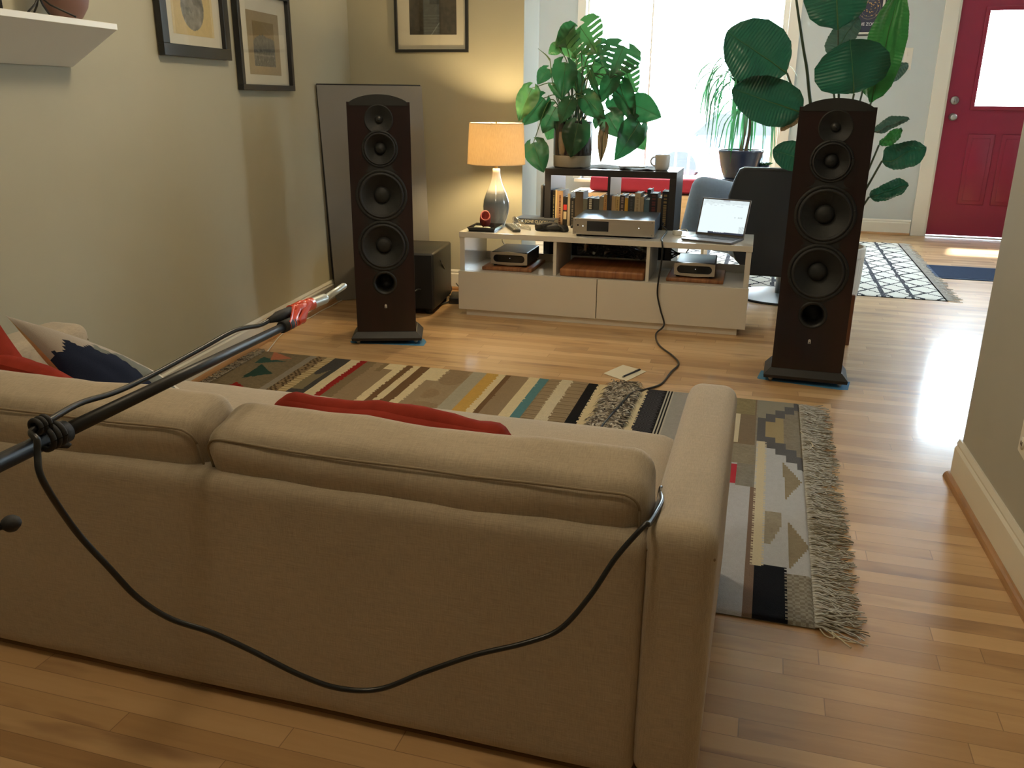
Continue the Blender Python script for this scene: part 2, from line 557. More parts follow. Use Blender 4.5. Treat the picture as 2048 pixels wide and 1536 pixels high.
def one(g, name, mats, label, cat, loc=(0, 0, 0), rz=0.0, group=None, rot=None, world=False, kind=None):
    """a thing that is one mesh; its origin sits at loc"""
    if world:
        g.v = [tuple(Vector(p) - Vector(loc)) for p in g.v]
    o = g.build(name, mats)
    o.location = loc
    o.rotation_euler = rot if rot else (0, 0, rz)
    o['label'] = label
    o['category'] = cat
    if group:
        o['group'] = group
    if kind:
        o['kind'] = kind
    return o


def struct(g, name, mats, parent=None):
    o = g.build(name, mats, parent)
    if parent is None:
        o['kind'] = 'structure'
    return o


def frame_mat(o, x, y=None, z=None):
    """matrix with the given axes"""
    x = Vector(x).normalized()
    z = Vector(z).normalized() if z is not None else None
    if y is None:
        y = z.cross(x).normalized()
    if z is None:
        z = x.cross(Vector(y)).normalized()
    y = z.cross(x).normalized()
    z = x.cross(y).normalized()
    return Matrix(((x.x, y.x, z.x, o[0]), (x.y, y.y, z.y, o[1]), (x.z, y.z, z.z, o[2]), (0, 0, 0, 1)))


def cushion(g, hx, hy, hz, rad, bulge=0.0, n=14, m=0, mat=None, wr=0.0, seed=0.0, sag=0.0):
    """soft rounded box, half sizes hx hy hz; bulges along z"""
    idx = {}
    V, F = [], []
    def vid(i, j, k):
        key = (i, j, k)
        if key not in idx:
            p = Vector((i / n * 2 - 1, j / n * 2 - 1, k / n * 2 - 1))
            # denser sampling near the edges
            q = Vector([math.sin(c * PI / 2) for c in p])
            w = Vector((q.x * hx, q.y * hy, q.z * hz))
            inner = Vector((max(-hx + rad, min(hx - rad, w.x)), max(-hy + rad, min(hy - rad, w.y)), max(-hz + rad, min(hz - rad, w.z))))
            dlt = w - inner
            if dlt.length > 1e-9:
                w = inner + dlt.normalized() * rad
            b = (1 - q.x ** 2) * (1 - q.y ** 2)
            w.z += bulge * b * (1 if q.z > 0 else -1) * abs(q.z)
            w.y += bulge * 0.6 * (1 - q.x ** 2) * (1 - q.z ** 2) * q.y
            w.x += bulge * 0.5 * (1 - q.y ** 2) * (1 - q.z ** 2) * q.x
            w.y -= sag * (1 - q.x ** 2) * max(0, q.y)
            if wr:
                nn = noise.noise(Vector((w.x * 6 + seed, w.y * 6, w.z * 6))) + 0.5 * noise.noise(Vector((w.x * 17 + seed, w.y * 15, w.z * 15)))
                w += dlt.normalized() * wr * nn if dlt.length > 1e-9 else Vector((0, 0, wr * nn))
            idx[key] = len(V); V.append(tuple(w))
        return idx[key]
    for a in range(n):
        for b in range(n):
            F.append((vid(a, b, 0), vid(a, b + 1, 0), vid(a + 1, b + 1, 0), vid(a + 1, b, 0)))
            F.append((vid(a, b, n), vid(a + 1, b, n), vid(a + 1, b + 1, n), vid(a, b + 1, n)))
            F.append((vid(a, 0, b), vid(a + 1, 0, b), vid(a + 1, 0, b + 1), vid(a, 0, b + 1)))
            F.append((vid(a, n, b), vid(a, n, b + 1), vid(a + 1, n, b + 1), vid(a + 1, n, b)))
            F.append((vid(0, a, b), vid(0, a, b + 1), vid(0, a + 1, b + 1), vid(0, a + 1, b)))
            F.append((vid(n, a, b), vid(n, a + 1, b), vid(n, a + 1, b + 1), vid(n, a, b + 1)))
    g.add(V, F, m, True, mat)
    return g


def pillow(g, hx, hy, puff, m=0, mat=None, n=24, seed=0.0, wr=0.006, flat=False):
    """knife-edge throw pillow; returns the per-face (u, v, side) for patterns"""
    V, F, uvs = [], [], []
    for side in (1, -1):
        base = len(V)
        for i in range(n + 1):
            for j in range(n + 1):
                u, v = i / n * 2 - 1, j / n * 2 - 1
                e = ((1 - u * u) ** 0.55) * ((1 - v * v) ** 0.55)
                pin = 1 - 0.07 * (1 - v * v) * abs(u) ** 3
                pin2 = 1 - 0.07 * (1 - u * u) * abs(v) ** 3
                z = side * puff * e + wr * e * noise.noise(Vector((u * 2.5 + seed, v * 2.5, side)))
                V.append((u * hx * pin, v * hy * pin2, z))
        for i in range(n):
            for j in range(n):
                a = base + i * (n + 1) + j
                q = (a, a + n + 1, a + n + 2, a + 1)
                F.append(q if side > 0 else q[::-1])
                uvs.append(((i + .5) / n * 2 - 1, (j + .5) / n * 2 - 1, side))
    g.add(V, F, m, True, mat)
    return uvs


def grid_pattern(name, nx, ny, x0, x1, y0, y1, fn, matl, parent=None, mat=None, zf=None, thick=0.0):
    """grid mesh with one colour per cell from fn(x, y) in the surface's own plane"""
    xs = np.linspace(x0, x1, nx + 1); ys = np.linspace(y0, y1, ny + 1)
    V = [(x, y, (zf(x, y) if zf else 0.0)) for y in ys for x in xs]
    if mat:
        V = [tuple(mat @ Vector(p)) for p in V]
    F = [(j * (nx + 1) + i, j * (nx + 1) + i + 1, (j + 1) * (nx + 1) + i + 1, (j + 1) * (nx + 1) + i) for j in range(ny) for i in range(nx)]
    cols = [fn((xs[i] + xs[i + 1]) / 2, (ys[j] + ys[j + 1]) / 2) for j in range(ny) for i in range(nx)]
    me = bpy.data.meshes.new(name)
    me.from_pydata(V, [], F)
    me.materials.append(matl)
    ca = me.color_attributes.new('pattern', 'FLOAT_COLOR', 'CORNER')
    arr = np.repeat(np.array([(*c[:3], 1.0) for c in cols], dtype=np.float32), 4, axis=0)
    ca.data.foreach_set('color', arr.ravel())
    me.polygons.foreach_set('use_smooth', [True] * len(F))
    o = bpy.data.objects.new(name, me)
    COL.objects.link(o)
    if parent:
        o.parent = parent
    return o


def text_mesh(name, body, size, matl, parent, mat, depth=0.0005, align='CENTER'):
    cu = bpy.data.curves.new(name, 'FONT')
    cu.body = body; cu.size = size; cu.extrude = depth; cu.align_x = align; cu.align_y = 'CENTER'
    t = bpy.data.objects.new(name, cu)
    COL.objects.link(t)
    bpy.context.view_layer.update()
    me = bpy.data.meshes.new_from_object(t.evaluated_get(bpy.context.evaluated_depsgraph_get()))
    bpy.data.objects.remove(t)
    me.transform(mat)
    me.materials.clear(); me.materials.append(matl)
    o = bpy.data.objects.new(name, me)
    COL.objects.link(o)
    if parent:
        o.parent = parent
    return o


# ================================================================== THE ROOM
H = 2.6
YW, YF = 4.24, 4.42
struct(G().box(-2, 5.2, -7.7, 4.6, -0.05, 0.0), 'floor', M_FLOOR)
struct(G().box(-2, 5.2, -7.7, 4.6, H, H + .1), 'ceiling', M_CEIL)
struct(G().prism([(-0.91, 0.57), (-1.3, 0.57), (-1.3, -7.7), (-0.06, -7.7)], 0, H), 'wall_left', M_WALL)
struct(G().prism([(-1.3, 0.55), (-0.91, 0.569), (0.175, 0.68), (0.175, 1.03), (-1.3, 1.03)], 0, H), 'wall_back', M_WALL)
struct(G().box(-1.6, -1.3, 1.03, YF, 0, H), 'wall_side', M_WALLW)
g = G()
WX0, WX1, WZ0, WZ1 = -0.20, 1.68, 0.42, 2.30
DX0, DX1, DZ1 = 3.085, 4.04, 2.10
g.box(-1.6, WX0, YW, YF, 0, H); g.box(WX0, WX1, YW, YF, 0, WZ0); g.box(WX0, WX1, YW, YF, WZ1, H)
g.box(WX1, DX0, YW, YF, 0, H); g.box(DX0, DX1, YW, YF, DZ1, H); g.box(DX1, 5.2, YW, YF, 0, H)
struct(g, 'wall_front', M_WALLW)
struct(G().prism([(2.335, -1.65), (2.46, -1.65), (2.70, -7.7), (2.575, -7.7)], 0, H), 'wall_right', pm('daylit_wall_paint', (0.42, 0.41, 0.36), 0.75, var=0.03, bump=0.06, bscale=350, spec=0.3))  # same house paint, greyed in colour for the daylight on this wall
g = G()
g.box(4.9, 5.2, -7.7, 0.4, 0, H); g.box(4.9, 5.2, 1.0, YW, 0, H); g.box(4.9, 5.2, 0.4, 1.0, 0, 1.2); g.box(4.9, 5.2, 0.4, 1.0, 2.0, H)
struct(g, 'wall_hall', M_WALLW)
struct(G().box(-1.3, 5.2, -7.7, -7.5, 0, H), 'wall_rear', M_WALL)

M_SHOE = wood('oak_shoe_moulding', (0.30, 0.15, 0.06), (0.46, 0.26, 0.12), (3, 3, 30), 0.35)


def baseboard(name, p0, p1, h=0.13, ext=0.0, shoe=True):
    """profiled board running from p0 to p1, the room on the left of that direction"""
    a, b = Vector((*p0, 0)), Vector((*p1, 0))
    d = (b - a).normalized()
    n = Vector((-d.y, d.x, 0))
    prof = [(0, 0), (0.016, 0), (0.016, h * .78), (0.010, h * .84), (0.012, h * .90), (0.006, h), (0, h)]
    rings = [[tuple(p + n * x + Vector((0, 0, z))) for x, z in prof] for p in (a - d * ext, b + d * ext)]
    o = struct(G().loops(rings, 0, True, True, smooth=False), name, M_TRIM)
    if shoe:
        pr2 = [(0.016, 0.0)] + [(0.016 + 0.018 * math.cos(t), 0.020 * math.sin(t)) for t in [0, .4, .8, 1.2, PI / 2]]
        rings = [[tuple(p + n * x + Vector((0, 0, z))) for x, z in pr2] for p in (a - d * (ext + .012 * (ext > 0)), b + d * (ext + .012 * (ext > 0)))]
        G().loops(rings, 0, True, True, smooth=False).build('shoe_moulding', M_SHOE, o)
    return o


baseboard('baseboard_left', (-0.91, 0.57), (-0.06, -7.5))
baseboard('baseboard_back', (0.175, 0.68), (-0.91, 0.569))
baseboard('baseboard_right', (2.575, -7.5), (2.335, -1.65), 0.14, 0.016)
baseboard('baseboard_front', (2.96, YW), (1.80, YW), 0.14)
baseboard('baseboard_hall', (4.9, -7.5), (4.9, YW), 0.14)

# front window
w = struct(G().box(WX0, WX0 + .02, YW + .08, YW + .12, WZ0, WZ1), 'window_1', M_TRIM)
g = G()
g.box(WX1 - .05, WX1, YW + .03, YF - .02, WZ0, WZ1)
g.box(WX0 + .02, WX1 - .05, YW + .03, YF - .02, WZ0, WZ0 + .05)
g.box(WX0 + .02, WX1 - .05, YW + .03, YF - .02, WZ1 - .05, WZ1)
for x in (0.43,):
    g.box(x - .008, x + .008, YW + .09, YW + .115, WZ0 + .05, WZ1 - .05)
g.build('window_frame', M_TRIM, w)
xs = [WX0 + .02, .422, .438, WX1 - .05]
for k in range(2):
    G().box(xs[2 * k], xs[2 * k + 1], YW + .10, YW + .104, WZ0 + .05, WZ1 - .05).build('window_pane', M_GLASS, w)
G().box(WX0 - .06, WX1 + .14, YW - .06, YW + .03, WZ0 - .03, WZ0, bev=.004).build('window_sill', M_TRIM, w)
struct(G().box(WX1, WX1 + .105, YW - .022, YW, WZ0, WZ1 + .1, bev=.003).box(WX0 - .08, WX0, YW - .02, YW, WZ0, WZ1 + .1).box(WX0, WX1, YW - .02, YW, WZ1, WZ1 + .1), 'trim_1', M_TRIM)

w = struct(G().box(5.0, 5.05, .4, .44, 1.2, 2.0).box(5.0, 5.05, .96, 1.0, 1.2, 2.0).box(5.0, 5.05, .44, .96, 1.2, 1.24).box(5.0, 5.05, .44, .96, 1.96, 2.0), 'window_hall_added', M_TRIM)  # unseen hall window, added to bring daylight onto the rug's right side
for a_, b_ in ((.44, .96),):
    G().box(5.02, 5.024, a_, b_, 1.24, 1.96).build('window_pane', M_GLASS, w)

# red entrance door
M_DOOR = pm('dark_red_door_paint', (0.235, 0.010, 0.036), 0.38, var=0.05, bump=0.05, bscale=60)
dr = struct(G(), 'door_1', M_DOOR)
dr.data.materials.clear()
g = G()
X0, X1, Y0, Y1 = 3.105, 4.02, YW + .02, YW + .065
LX0, LX1, LZ0, LZ1 = 3.325, 3.80, 1.15, 1.95
g.box(X0, LX0, Y0, Y1, .014, 2.09); g.box(LX1, X1, Y0, Y1, .014, 2.09)
g.box(LX0, LX1, Y0, Y1, .014, LZ0); g.box(LX0, LX1, Y0, Y1, LZ1, 2.09)
for a0, a1 in ((3.325, 3.545), (3.60, 3.82)):
    # raised field with a moulded edge
    g.box(a0, a1, Y0 - .008, Y0, .30, .92, bev=.006)
    g.box(a0 + .035, a1 - .035, Y0 - .013, Y0 - .006, .335, .885, bev=.005)
g.build('door_panel', M_DOOR, dr)
g = G()
for (a, b, c, d_) in ((LX0 - .025, LX0 + .01, LZ0 - .025, LZ1 + .025), (LX1 - .01, LX1 + .025, LZ0 - .025, LZ1 + .025), (LX0, LX1, LZ0 - .025, LZ0 + .01), (LX0, LX1, LZ1 - .01, LZ1 + .025)):
    g.box(a, b, Y0 - .012, Y0, c, d_, bev=.004)
g.build('glazing_bead', M_DOOR, dr)
G().box(LX0, LX1, Y0 + .018, Y0 + .024, LZ0, LZ1).build('door_pane', M_GLASS, dr)
rx = Matrix.Rotation(PI / 2, 4, 'X')
G().lathe([(0, .0), (.032, .0), (.032, .006), (.012, .010), (.011, .035), (.022, .042), (.029, .056), (.026, .070), (.012, .077), (0, .078)], 28,
          mat=Matrix.Translation((3.172, Y0, 1.064)) @ rx).build('door_knob', M_SILVER, dr)
G().lathe([(0, 0), (.036, 0), (.036, .008), (.030, .016), (.010, .018), (.010, .02), (0, .02)], 28, mat=Matrix.Translation((3.167, Y0, 1.205)) @ rx).box(3.163, 3.171, Y0 - .042, Y0 - .018, 1.187, 1.223, bev=.003).build('deadbolt', M_SILVER, dr)
g = G()
g.box(2.965, 3.085, YW - .022, YW, 0, 2.2, bev=.004); g.box(4.04, 4.16, YW - .022, YW, 0, 2.2, bev=.004); g.box(3.085, 4.04, YW - .022, YW, DZ1, 2.2)
g.box(3.085, 3.102, YW, YF, 0, DZ1); g.box(4.023, 4.04, YW, YF, 0, DZ1)
struct(g, 'trim_2', M_TRIM)
struct(G().box(3.085, 4.04, YW + .005, YF + .02, -.01, .006), 'trim_3', pm('metal_threshold', (.5, .48, .44), .4, .6))

# switch plate, wall sockets
t = thing('light_switch', 'white double light switch plate behind the big leaves, left of the red door', 'light switch', (2.728, YW, 1.555))
G().box(-.035, .035, -.006, 0, -.095, .09, bev=.003).build('switch_plate', M_CERWHITE, t)
for z in (-.045, .04):
    G().box(-.009, .009, -.012, -.005, z - .018, z + .018, bev=.002).build('switch_toggle', M_CERWHITE, t)
t = thing('wall_outlet', 'cream double socket plate low on the right-hand wall', 'wall outlet', (2.354, -2.185, 0.372), rot=(0, 0, -.041))
G().box(-.006, 0, -.040, .040, -.062, .062, bev=.004).build('outlet_plate', M_TRIM, t)
for z in (-.028, .028):
    g = G().lathe([(0, 0), (.017, 0), (.017, .003), (0, .003)], 20, mat=Matrix.Translation((-.006, 0, z)) @ Matrix.Rotation(-PI / 2, 4, 'Y'))
    for y in (-.006, .006):
        g.box(-.0100, -.0088, y - .0013, y + .0013, z - .006, z + .005, m=1)
    g.build('outlet_socket', [M_TRIM, M_BLACK], t)

# ceiling lamps
for (l, p), lab in zip(CEIL, ('frosted globe ceiling lamp over the floor behind the sofa', 'frosted globe ceiling lamp over the rug')):
    t = thing('ceiling_lamp', lab, 'ceiling lamp', (l[0], l[1], H))
    G().lathe([(0, 0), (.09, 0), (.09, -.02), (.05, -.03), (.0, -.03)], 28).build('ceiling_rose', M_SILVER, t)
    G().lathe([(.05, -.028), (.085, -.032), (.10, -.045), (.10, -.05)], 28).build('lamp_shade', emit('frosted_globe', (1.0, .8, .55), 4.0), t)

# ------------------------------------------------------------------ outside
M_CONC = pm('pale_concrete', (0.55, 0.54, 0.50), 0.9, var=0.1, bump=0.2)
struct(G().box(-30, 35, 4.75, 60, -.45, -.35), 'ground', M_CONC)
t = thing('street_tree', 'green street tree seen through the front window', 'tree', (at(1412, 130, Y=16).x, 16.0, -.35))
G().tube(smooth_path([(0, 0, 0), (.05, 0, 1.2), (-.03, .05, 2.6), (.1, 0, 5.6)], 5), .17, 12, r1=.10).build('trunk', pm('grey_green_bark', (.12, .13, .10), .9, var=.3, bump=.6, bscale=30), t)
g = G()
random.seed(3)
for k in range(420):
    a, b_, r_ = random.uniform(0, 2 * PI), random.uniform(-1, 1), random.uniform(.5, 1.0) ** .5
    c = Vector((math.cos(a) * r_ * 2.0 * math.sqrt(1 - b_ * b_), math.sin(a) * r_ * 1.8 * math.sqrt(1 - b_ * b_), 6.4 + b_ * r_ * 1.5))
    q = Vector((random.uniform(-1, 1), random.uniform(-1, 1), random.uniform(-.6, 1))).normalized()
    s_ = q.orthogonal().normalized(); e_ = q.cross(s_); z_ = random.uniform(.18, .34)
    g.add([c - s_ * z_, c - e_ * z_ * .6, c + s_ * z_, c + e_ * z_ * .6 + q * .05], [(0, 1, 2, 3)], 0, False)
g.build('crown', leaf_mat('street_tree_leaf', (.06, .14, .05), (.12, .32, .08)), t)
# parked car
t = thing('parked_car', 'dark blue car parked in the street outside the front window', 'car', (1.35, 13.0, -.35))
M_CARP = pm('dark_blue_car_paint', (.02, .035, .07), .25, coat=.8)
b = [(-2.1, .25), (-2.1, .72), (-1.2, .88), (-.75, 1.36), (.75, 1.40), (1.45, .92), (2.1, .80), (2.15, .30)]
rings = []
for y, s_ in ((-.86, .93), (-.80, 1.0), (.80, 1.0), (.86, .93)):
    rings.append([(x * s_, y, .25 + (z - .25) * s_) for x, z in b])
G().loops(rings, smooth=False).build('car_body', M_CARP, t)
G().prism([(-1.12, .93), (-.72, 1.30), (.68, 1.33), (1.28, .95)], .862, .872, mat=Matrix.Rotation(PI / 2, 4, 'X')).build('side_glass', M_BLACK, t)
for x in (-1.35, 1.35):
    for y in (-.78, .78):
        G().cyl((x, y - .1, .32), (x, y + .1, .32), .32, n=24).build('wheel', M_BLACKM, t)
t = thing('porch_railing', 'white painted porch railing outside the front window', 'railing', (.7, 6.2, -.35))
G().box(-1.6, 1.6, -.03, .03, .95, 1.0).build('top_rail', M_TRIM, t)
G().box(-1.6, 1.6, -.025, .025, .12, .17).build('bottom_rail', M_TRIM, t)
for k in range(21):
    G().box(-1.55 + k * .155 - .012, -1.55 + k * .155 + .012, -.012, .012, .0 if k in (0, 20) else .17, .95).build('baluster', M_TRIM, t)

# ------------------------------------------------------------------ window seat
M_BIRCH = wood('light_birch', (0.50, 0.34, 0.17), (0.66, 0.48, 0.27), (3, 20, 20), 0.45)
SY = 3.72
zt = at(1280, 388, Y=SY).z
t = thing('window_seat', 'light birch window seat box under the front window', 'window seat', (.78, (SY + YW) / 2, 0))
G().box(-.95, 1.0, -(YW - SY) / 2, (YW - SY) / 2 - .03, 0, zt - .03).build('seat_box', M_BIRCH, t)
G().box(-.96, 1.01, -(YW - SY) / 2 - .02, (YW - SY) / 2 - .03, zt - .03, zt, bev=.004).build('seat_top', M_BIRCH, t)
xa, xb = at(1178, 370, Y=SY).x, at(1390, 375, Y=SY).x
zc = at(1280, 357, Y=SY).z
M_REDC = pm('crimson_cotton', (0.28, 0.012, 0.028), 0.85, var=0.08, bump=0.3, bscale=500)
g = G()
cushion(g, (xb - xa) / 2 + .1, .20, (zc - zt) / 2, .035, .006, wr=.004, mat=Matrix.Translation(((xa + xb) / 2 + .1, SY + .22, (zc + zt) / 2 + .011)))
one(g, 'bench_cushion', M_REDC, 'long crimson bench cushion on the window seat behind the black bookshelf', 'cushion', ((xa + xb) / 2, SY + .22, zt), world=True)

# ------------------------------------------------------------------ pictures on the walls
WL = Vector((0.85, -8.07, 0)).normalized()          # along the left wall, towards the camera
WN = Vector((-WL.y, WL.x, 0)); WN = WN if WN.x > 0 else -WN


def left_wall_pt(px, py, off=0.0):
    """pixel on the left wall's plane"""
    d = _f + _r * ((px - 1024) / CF) + _u * ((768 - py) / CF)
    p0 = Vector((-0.91, 0.57, 0)) + WN * off
    return CAM + d * ((p0 - CAM).dot(WN) / d.dot(WN))


def picture(name, label, c, right, w_, h_, fr, depth, mount, fn, img, nx=90, ny=110, border=None):
    """framed picture: c = bottom-left corner on the wall, right = direction along the wall"""
    right = Vector(right).normalized(); up = Vector((0, 0, 1)); nrm = right.cross(up)
    t = thing(name, label, 'picture', c)
    R = Matrix(((right.x, up.x, nrm.x, 0), (right.y, up.y, nrm.y, 0), (right.z, up.z, nrm.z, 0), (0, 0, 0, 1)))
    g = G()
    g.box(0, w_, 0, fr, 0.002, depth, bev=.0015, mat=R); g.box(0, w_, h_ - fr, h_, 0.002, depth, bev=.0015, mat=R)
    g.box(0, fr, fr, h_ - fr, 0.002, depth, bev=.0015, mat=R); g.box(w_ - fr, w_, fr, h_ - fr, 0.002, depth, bev=.0015, mat=R)
    g.build('frame', M_FRAME, t)
    G().box(fr, w_ - fr, fr, h_ - fr, .003, .009, mat=R).build('mount', M_MAT, t)
    x0, x1, y0, y1 = img
    grid_pattern('print', nx, ny, x0, x1, y0, y1, fn, M_PIC, t, mat=R @ Matrix.Translation((0, 0, .0098)))
    G().box(fr, w_ - fr, fr, h_ - fr, .0125, .0135, mat=R).build('glazing', M_GLASS, t)
    return t


def nz(x, y, s, o=0.0):
    return noise.noise(Vector((x * s + o, y * s, o)))


def fbm(x, y, s, o=0.0):
    return nz(x, y, s, o) + .5 * nz(x, y, s * 2.1, o + 3) + .25 * nz(x, y, s * 4.3, o + 7)


# moon print
pR, pL = left_wall_pt(452, 108), left_wall_pt(318, 112)
wid = (pR - pL).length
c = Vector((pL.x, pL.y, pL.z)) ; c.z = (pL.z + pR.z) / 2 - .012
W_ = wid; H_ = wid * 1.28
gold, gold2 = srgb(196, 172, 116), srgb(206, 188, 140)
def moon(x, y):
    cx, cy, r = W_ * .5, W_ * .362, W_ * .165
    d = math.hypot(x - cx, y - cy)
    if d < r:
        v = fbm(x, y, 26, 5.0)
        k = .20 + .10 * v - (.07 if fbm(x, y, 12, 2.0) > .1 else 0)
        return (k * 1.05, k, k * .85)
    return gold if abs(x - cx) < W_ * .27 else gold2
picture('picture_frame', 'black framed print of a grey moon disc on gold paper, on the left wall', c, -WL, W_, H_, W_ * .085, .028, M_MAT, moon, (W_ * .2, W_ * .8, W_ * .16, H_ * .82), 130, 150)
# mountain print
pL, pR, pT = left_wall_pt(477, 184), left_wall_pt(580, 175), left_wall_pt(458, 0)
W2 = (pR - pL).length; H2 = .455
c2_ = Vector((pL.x, pL.y, (pL.z + pR.z) / 2 - .004))
def mount_(x, y):
    x0, x1, y0, y1 = W2 * .20, W2 * .80, .072, .356
    u, v = (x - x0) / (x1 - x0), (y - y0) / (y1 - y0)
    if u < .17 or u > .83 or v < .14 or v > .85:
        return srgb(150, 132, 100)
    ridge = .585 + .05 * math.exp(-((u - .45) / .18) ** 2) + .03 * nz(x, 0, 60) - .12 * max(0, .28 - u) * 4
    if v > ridge:
        return srgb(126, 104, 62)
    k = .085 + .05 * fbm(x, y, 55, 9) + (.09 if (v < .42 and fbm(x, y, 70, 1) > .35) else 0) + (.07 if .30 < v < .33 else 0)
    return (k, k, k * .85)
picture('picture_frame', 'black framed print of a dark rocky hill, nearest the corner on the left wall', c2_, -WL, W2, H2, .026, .030, M_MAT, mount_, (W2 * .20, W2 * .80, .072, .356), 130, 110)
# landscape print on the back wall
BW = Vector((1.085, 0.111, 0)).normalized()
def back_wall_pt(px, py):
    d = _f + _r * ((px - 1024) / CF) + _u * ((768 - py) / CF)
    n_ = Vector((BW.y, -BW.x, 0)); p0 = Vector((0.175, 0.68, 0))
    return CAM + d * ((p0 - CAM).dot(n_) / d.dot(n_))
pL, pR = back_wall_pt(793, 105), back_wall_pt(938, 107)
W3 = (pR - pL).length; H3 = W3 * 1.15
def land(x, y):
    u, v = (x - W3 * .20) / (W3 * .64), (y - H3 * .19) / (H3 * .62)
    if v > .62 + .02 * nz(x, 0, 30):
        return srgb(128, 118, 78)
    k = .030 + .018 * fbm(x, y, 40, 3) + .05 * max(0, v - .38)
    if .30 < u < .64:
        k += .055
        if v > .52 and u > .44: k -= .045
        if abs(v - (.10 + (u - .55) * 1.2)) < .015: k += .12
        if math.sin(v * 120) > .7 and v < .35: k += .03
        return (k * .82, k * .95, k * .95)
    return (k * 1.25, k * 1.02, k * .62)
picture('picture_frame', 'black framed dark landscape print above the lamp on the back wall', pL, BW, W3, H3, .017, .025, M_MAT, land, (W3 * .20, W3 * .84, H3 * .19, H3 * .81), 110, 110)

# poster on the front wall
pBL, pBR = at(1700, 72, Y=YW), at(1764, 74, Y=YW)
t = thing('wall_poster', 'dark navy star poster hanging behind the big leaves', 'poster', (pBL.x, YW, pBL.z))
wP = pBR.x - pBL.x; hP = wP * 1.45
g = G()
for a in ((0, wP, 0, .012), (0, wP, hP - .012, hP), (0, .012, .012, hP - .012), (wP - .012, wP, .012, hP - .012)):
    g.box(a[0], a[1], -.018, -.001, a[2], a[3], bev=.002)
g.build('frame', M_FRAME, t)
G().box(.012, wP - .012, -.008, -.001, .012, hP - .012).build('mount', M_CERWHITE, t)
RX = Matrix(((1, 0, 0, 0), (0, 0, -1, 0), (0, 1, 0, 0), (0, 0, 0, 1)))
random.seed(12)
stars = [(random.uniform(.06, wP - .06), random.uniform(.16, hP - .06), random.uniform(.002, .0045)) for _ in range(60)]
def poster(x, y):
    for sx, sy, sr in stars:
        if (x - sx) ** 2 + (y - sy) ** 2 < sr * sr:
            return srgb(224, 172, 88)
    r = math.hypot(x - wP / 2, y - hP * .58)
    if abs(r - wP * .33) < .002 or abs(r - wP * .25) < .0015:
        return srgb(120, 110, 90)
    return srgb(46, 48, 66)
grid_pattern('print', 130, 190, .03, wP - .03, .03, hP - .03, poster, M_PIC, t, mat=Matrix.Translation((0, -.0085, 0)) @ RX)
text_mesh('lettering', 'THE ZODIAC', .036, pm('white_print_ink', (.8, .8, .78), .6), t, Matrix.Translation((wP * .56, -.0095, .095)) @ RX)

# ------------------------------------------------------------------ wall shelf, top left
pE = left_wall_pt(145, 134)            # where the underside's far end meets the wall
DS = 0.185
oR = pE + WN * 0.0
z1 = pE.z
def shelf_pt(a, o_, z):                # a along wall toward the camera from the far end, o_ out from the wall
    return Vector((pE.x, pE.y, 0)) + WL * a + WN * o_ + Vector((0, 0, z))
t = thing('wall_shelf', 'white wall ledge with a sloped underside, at the top left of the left wall', 'wall shelf', shelf_pt(.45, 0, z1))
Rw = Matrix(((WL.x, WN.x, 0, 0), (WL.y, WN.y, 0, 0), (0, 0, 1, 0), (0, 0, 0, 1)))
Tw = Matrix.Translation(shelf_pt(0, 0, 0)) @ Rw
SHT = .019
ZS0 = 1.390
SHTOP = ZS0 + SHT
G().box(0, 1.1, 0.001, DS, ZS0, ZS0 + SHT, bev=.0015, mat=Tw).build('shelf_board', M_TRIM, t, world=True)
g = G()
w_ = [Vector(q) for q in ((0, .001, z1), (0, DS - .004, ZS0), (0, .001, ZS0), (1.1, .001, z1), (1.1, DS - .004, ZS0), (1.1, .001, ZS0))]
g.add([Tw @ q for q in w_], [(0, 2, 1), (3, 4, 5), (0, 1, 4, 3), (0, 3, 5, 2), (1, 2, 5, 4)], 0, False)
g.build('sloped_underside', M_TRIM, t, world=True)
# mauve vase
c = shelf_pt(.125, .10, SHTOP)
prof = [(0, 0), (.038, 0), (.055, .012), (.078, .05), (.090, .10), (.086, .15), (.062, .195), (.032, .225), (.026, .25), (.032, .27), (.028, .272), (.022, .25), (0, .24)]
one(G().lathe([(r * .80, z * .8) for r, z in prof], 40), 'vase', pm('mauve_stoneware', (.22, .12, .10), .55, var=.12), 'mauve stoneware vase on the white wall shelf', 'vase', c)
# metal figure with spread legs
c = shelf_pt(.245, .10, SHTOP)
t = thing('metal_stand', 'dark spindly metal stand between the vase and the small picture on the shelf', 'metal stand', c)
for p in ((-.085, .05), (.09, .04), (.0, -.06), (-.01, .05)):
    G().tube([(p[0], p[1], .003), (p[0] * .3, p[1] * .3, .035), (0, 0, .06)], .003, 8).build('leg', M_BLACK, t)
G().tube([(0, 0, .055), (.01, 0, .12), (-.015, .005, .20), (-.01, 0, .26)], .006, 10, r1=.004).build('stem', M_BLACK, t)
# small picture frame with pale photo
t = thing('photo_frame', 'black standing photo frame with a pale blue photo at the left end of the shelf', 'photo frame', shelf_pt(.395, .09, SHTOP))
Rf = Matrix.Rotation(math.radians(12), 4, Vector((1, 0, 0)))
Tl = Rw @ Matrix.Rotation(math.radians(-35), 4, 'Z')
g = G()
for a in ((0, .18, 0, .02), (0, .18, .22, .24), (0, .02, .02, .22), (.16, .18, .02, .22)):
    g.box(a[0], a[1], 0, .015, a[2], a[3], bev=.001, mat=Tl)
g.build('frame', M_FRAME, t)
G().box(.02, .16, .004, .010, .02, .22, mat=Tl).build('photo', pm('pale_blue_photo', (.35, .55, .75), .3, var=.3, vscale=20), t)

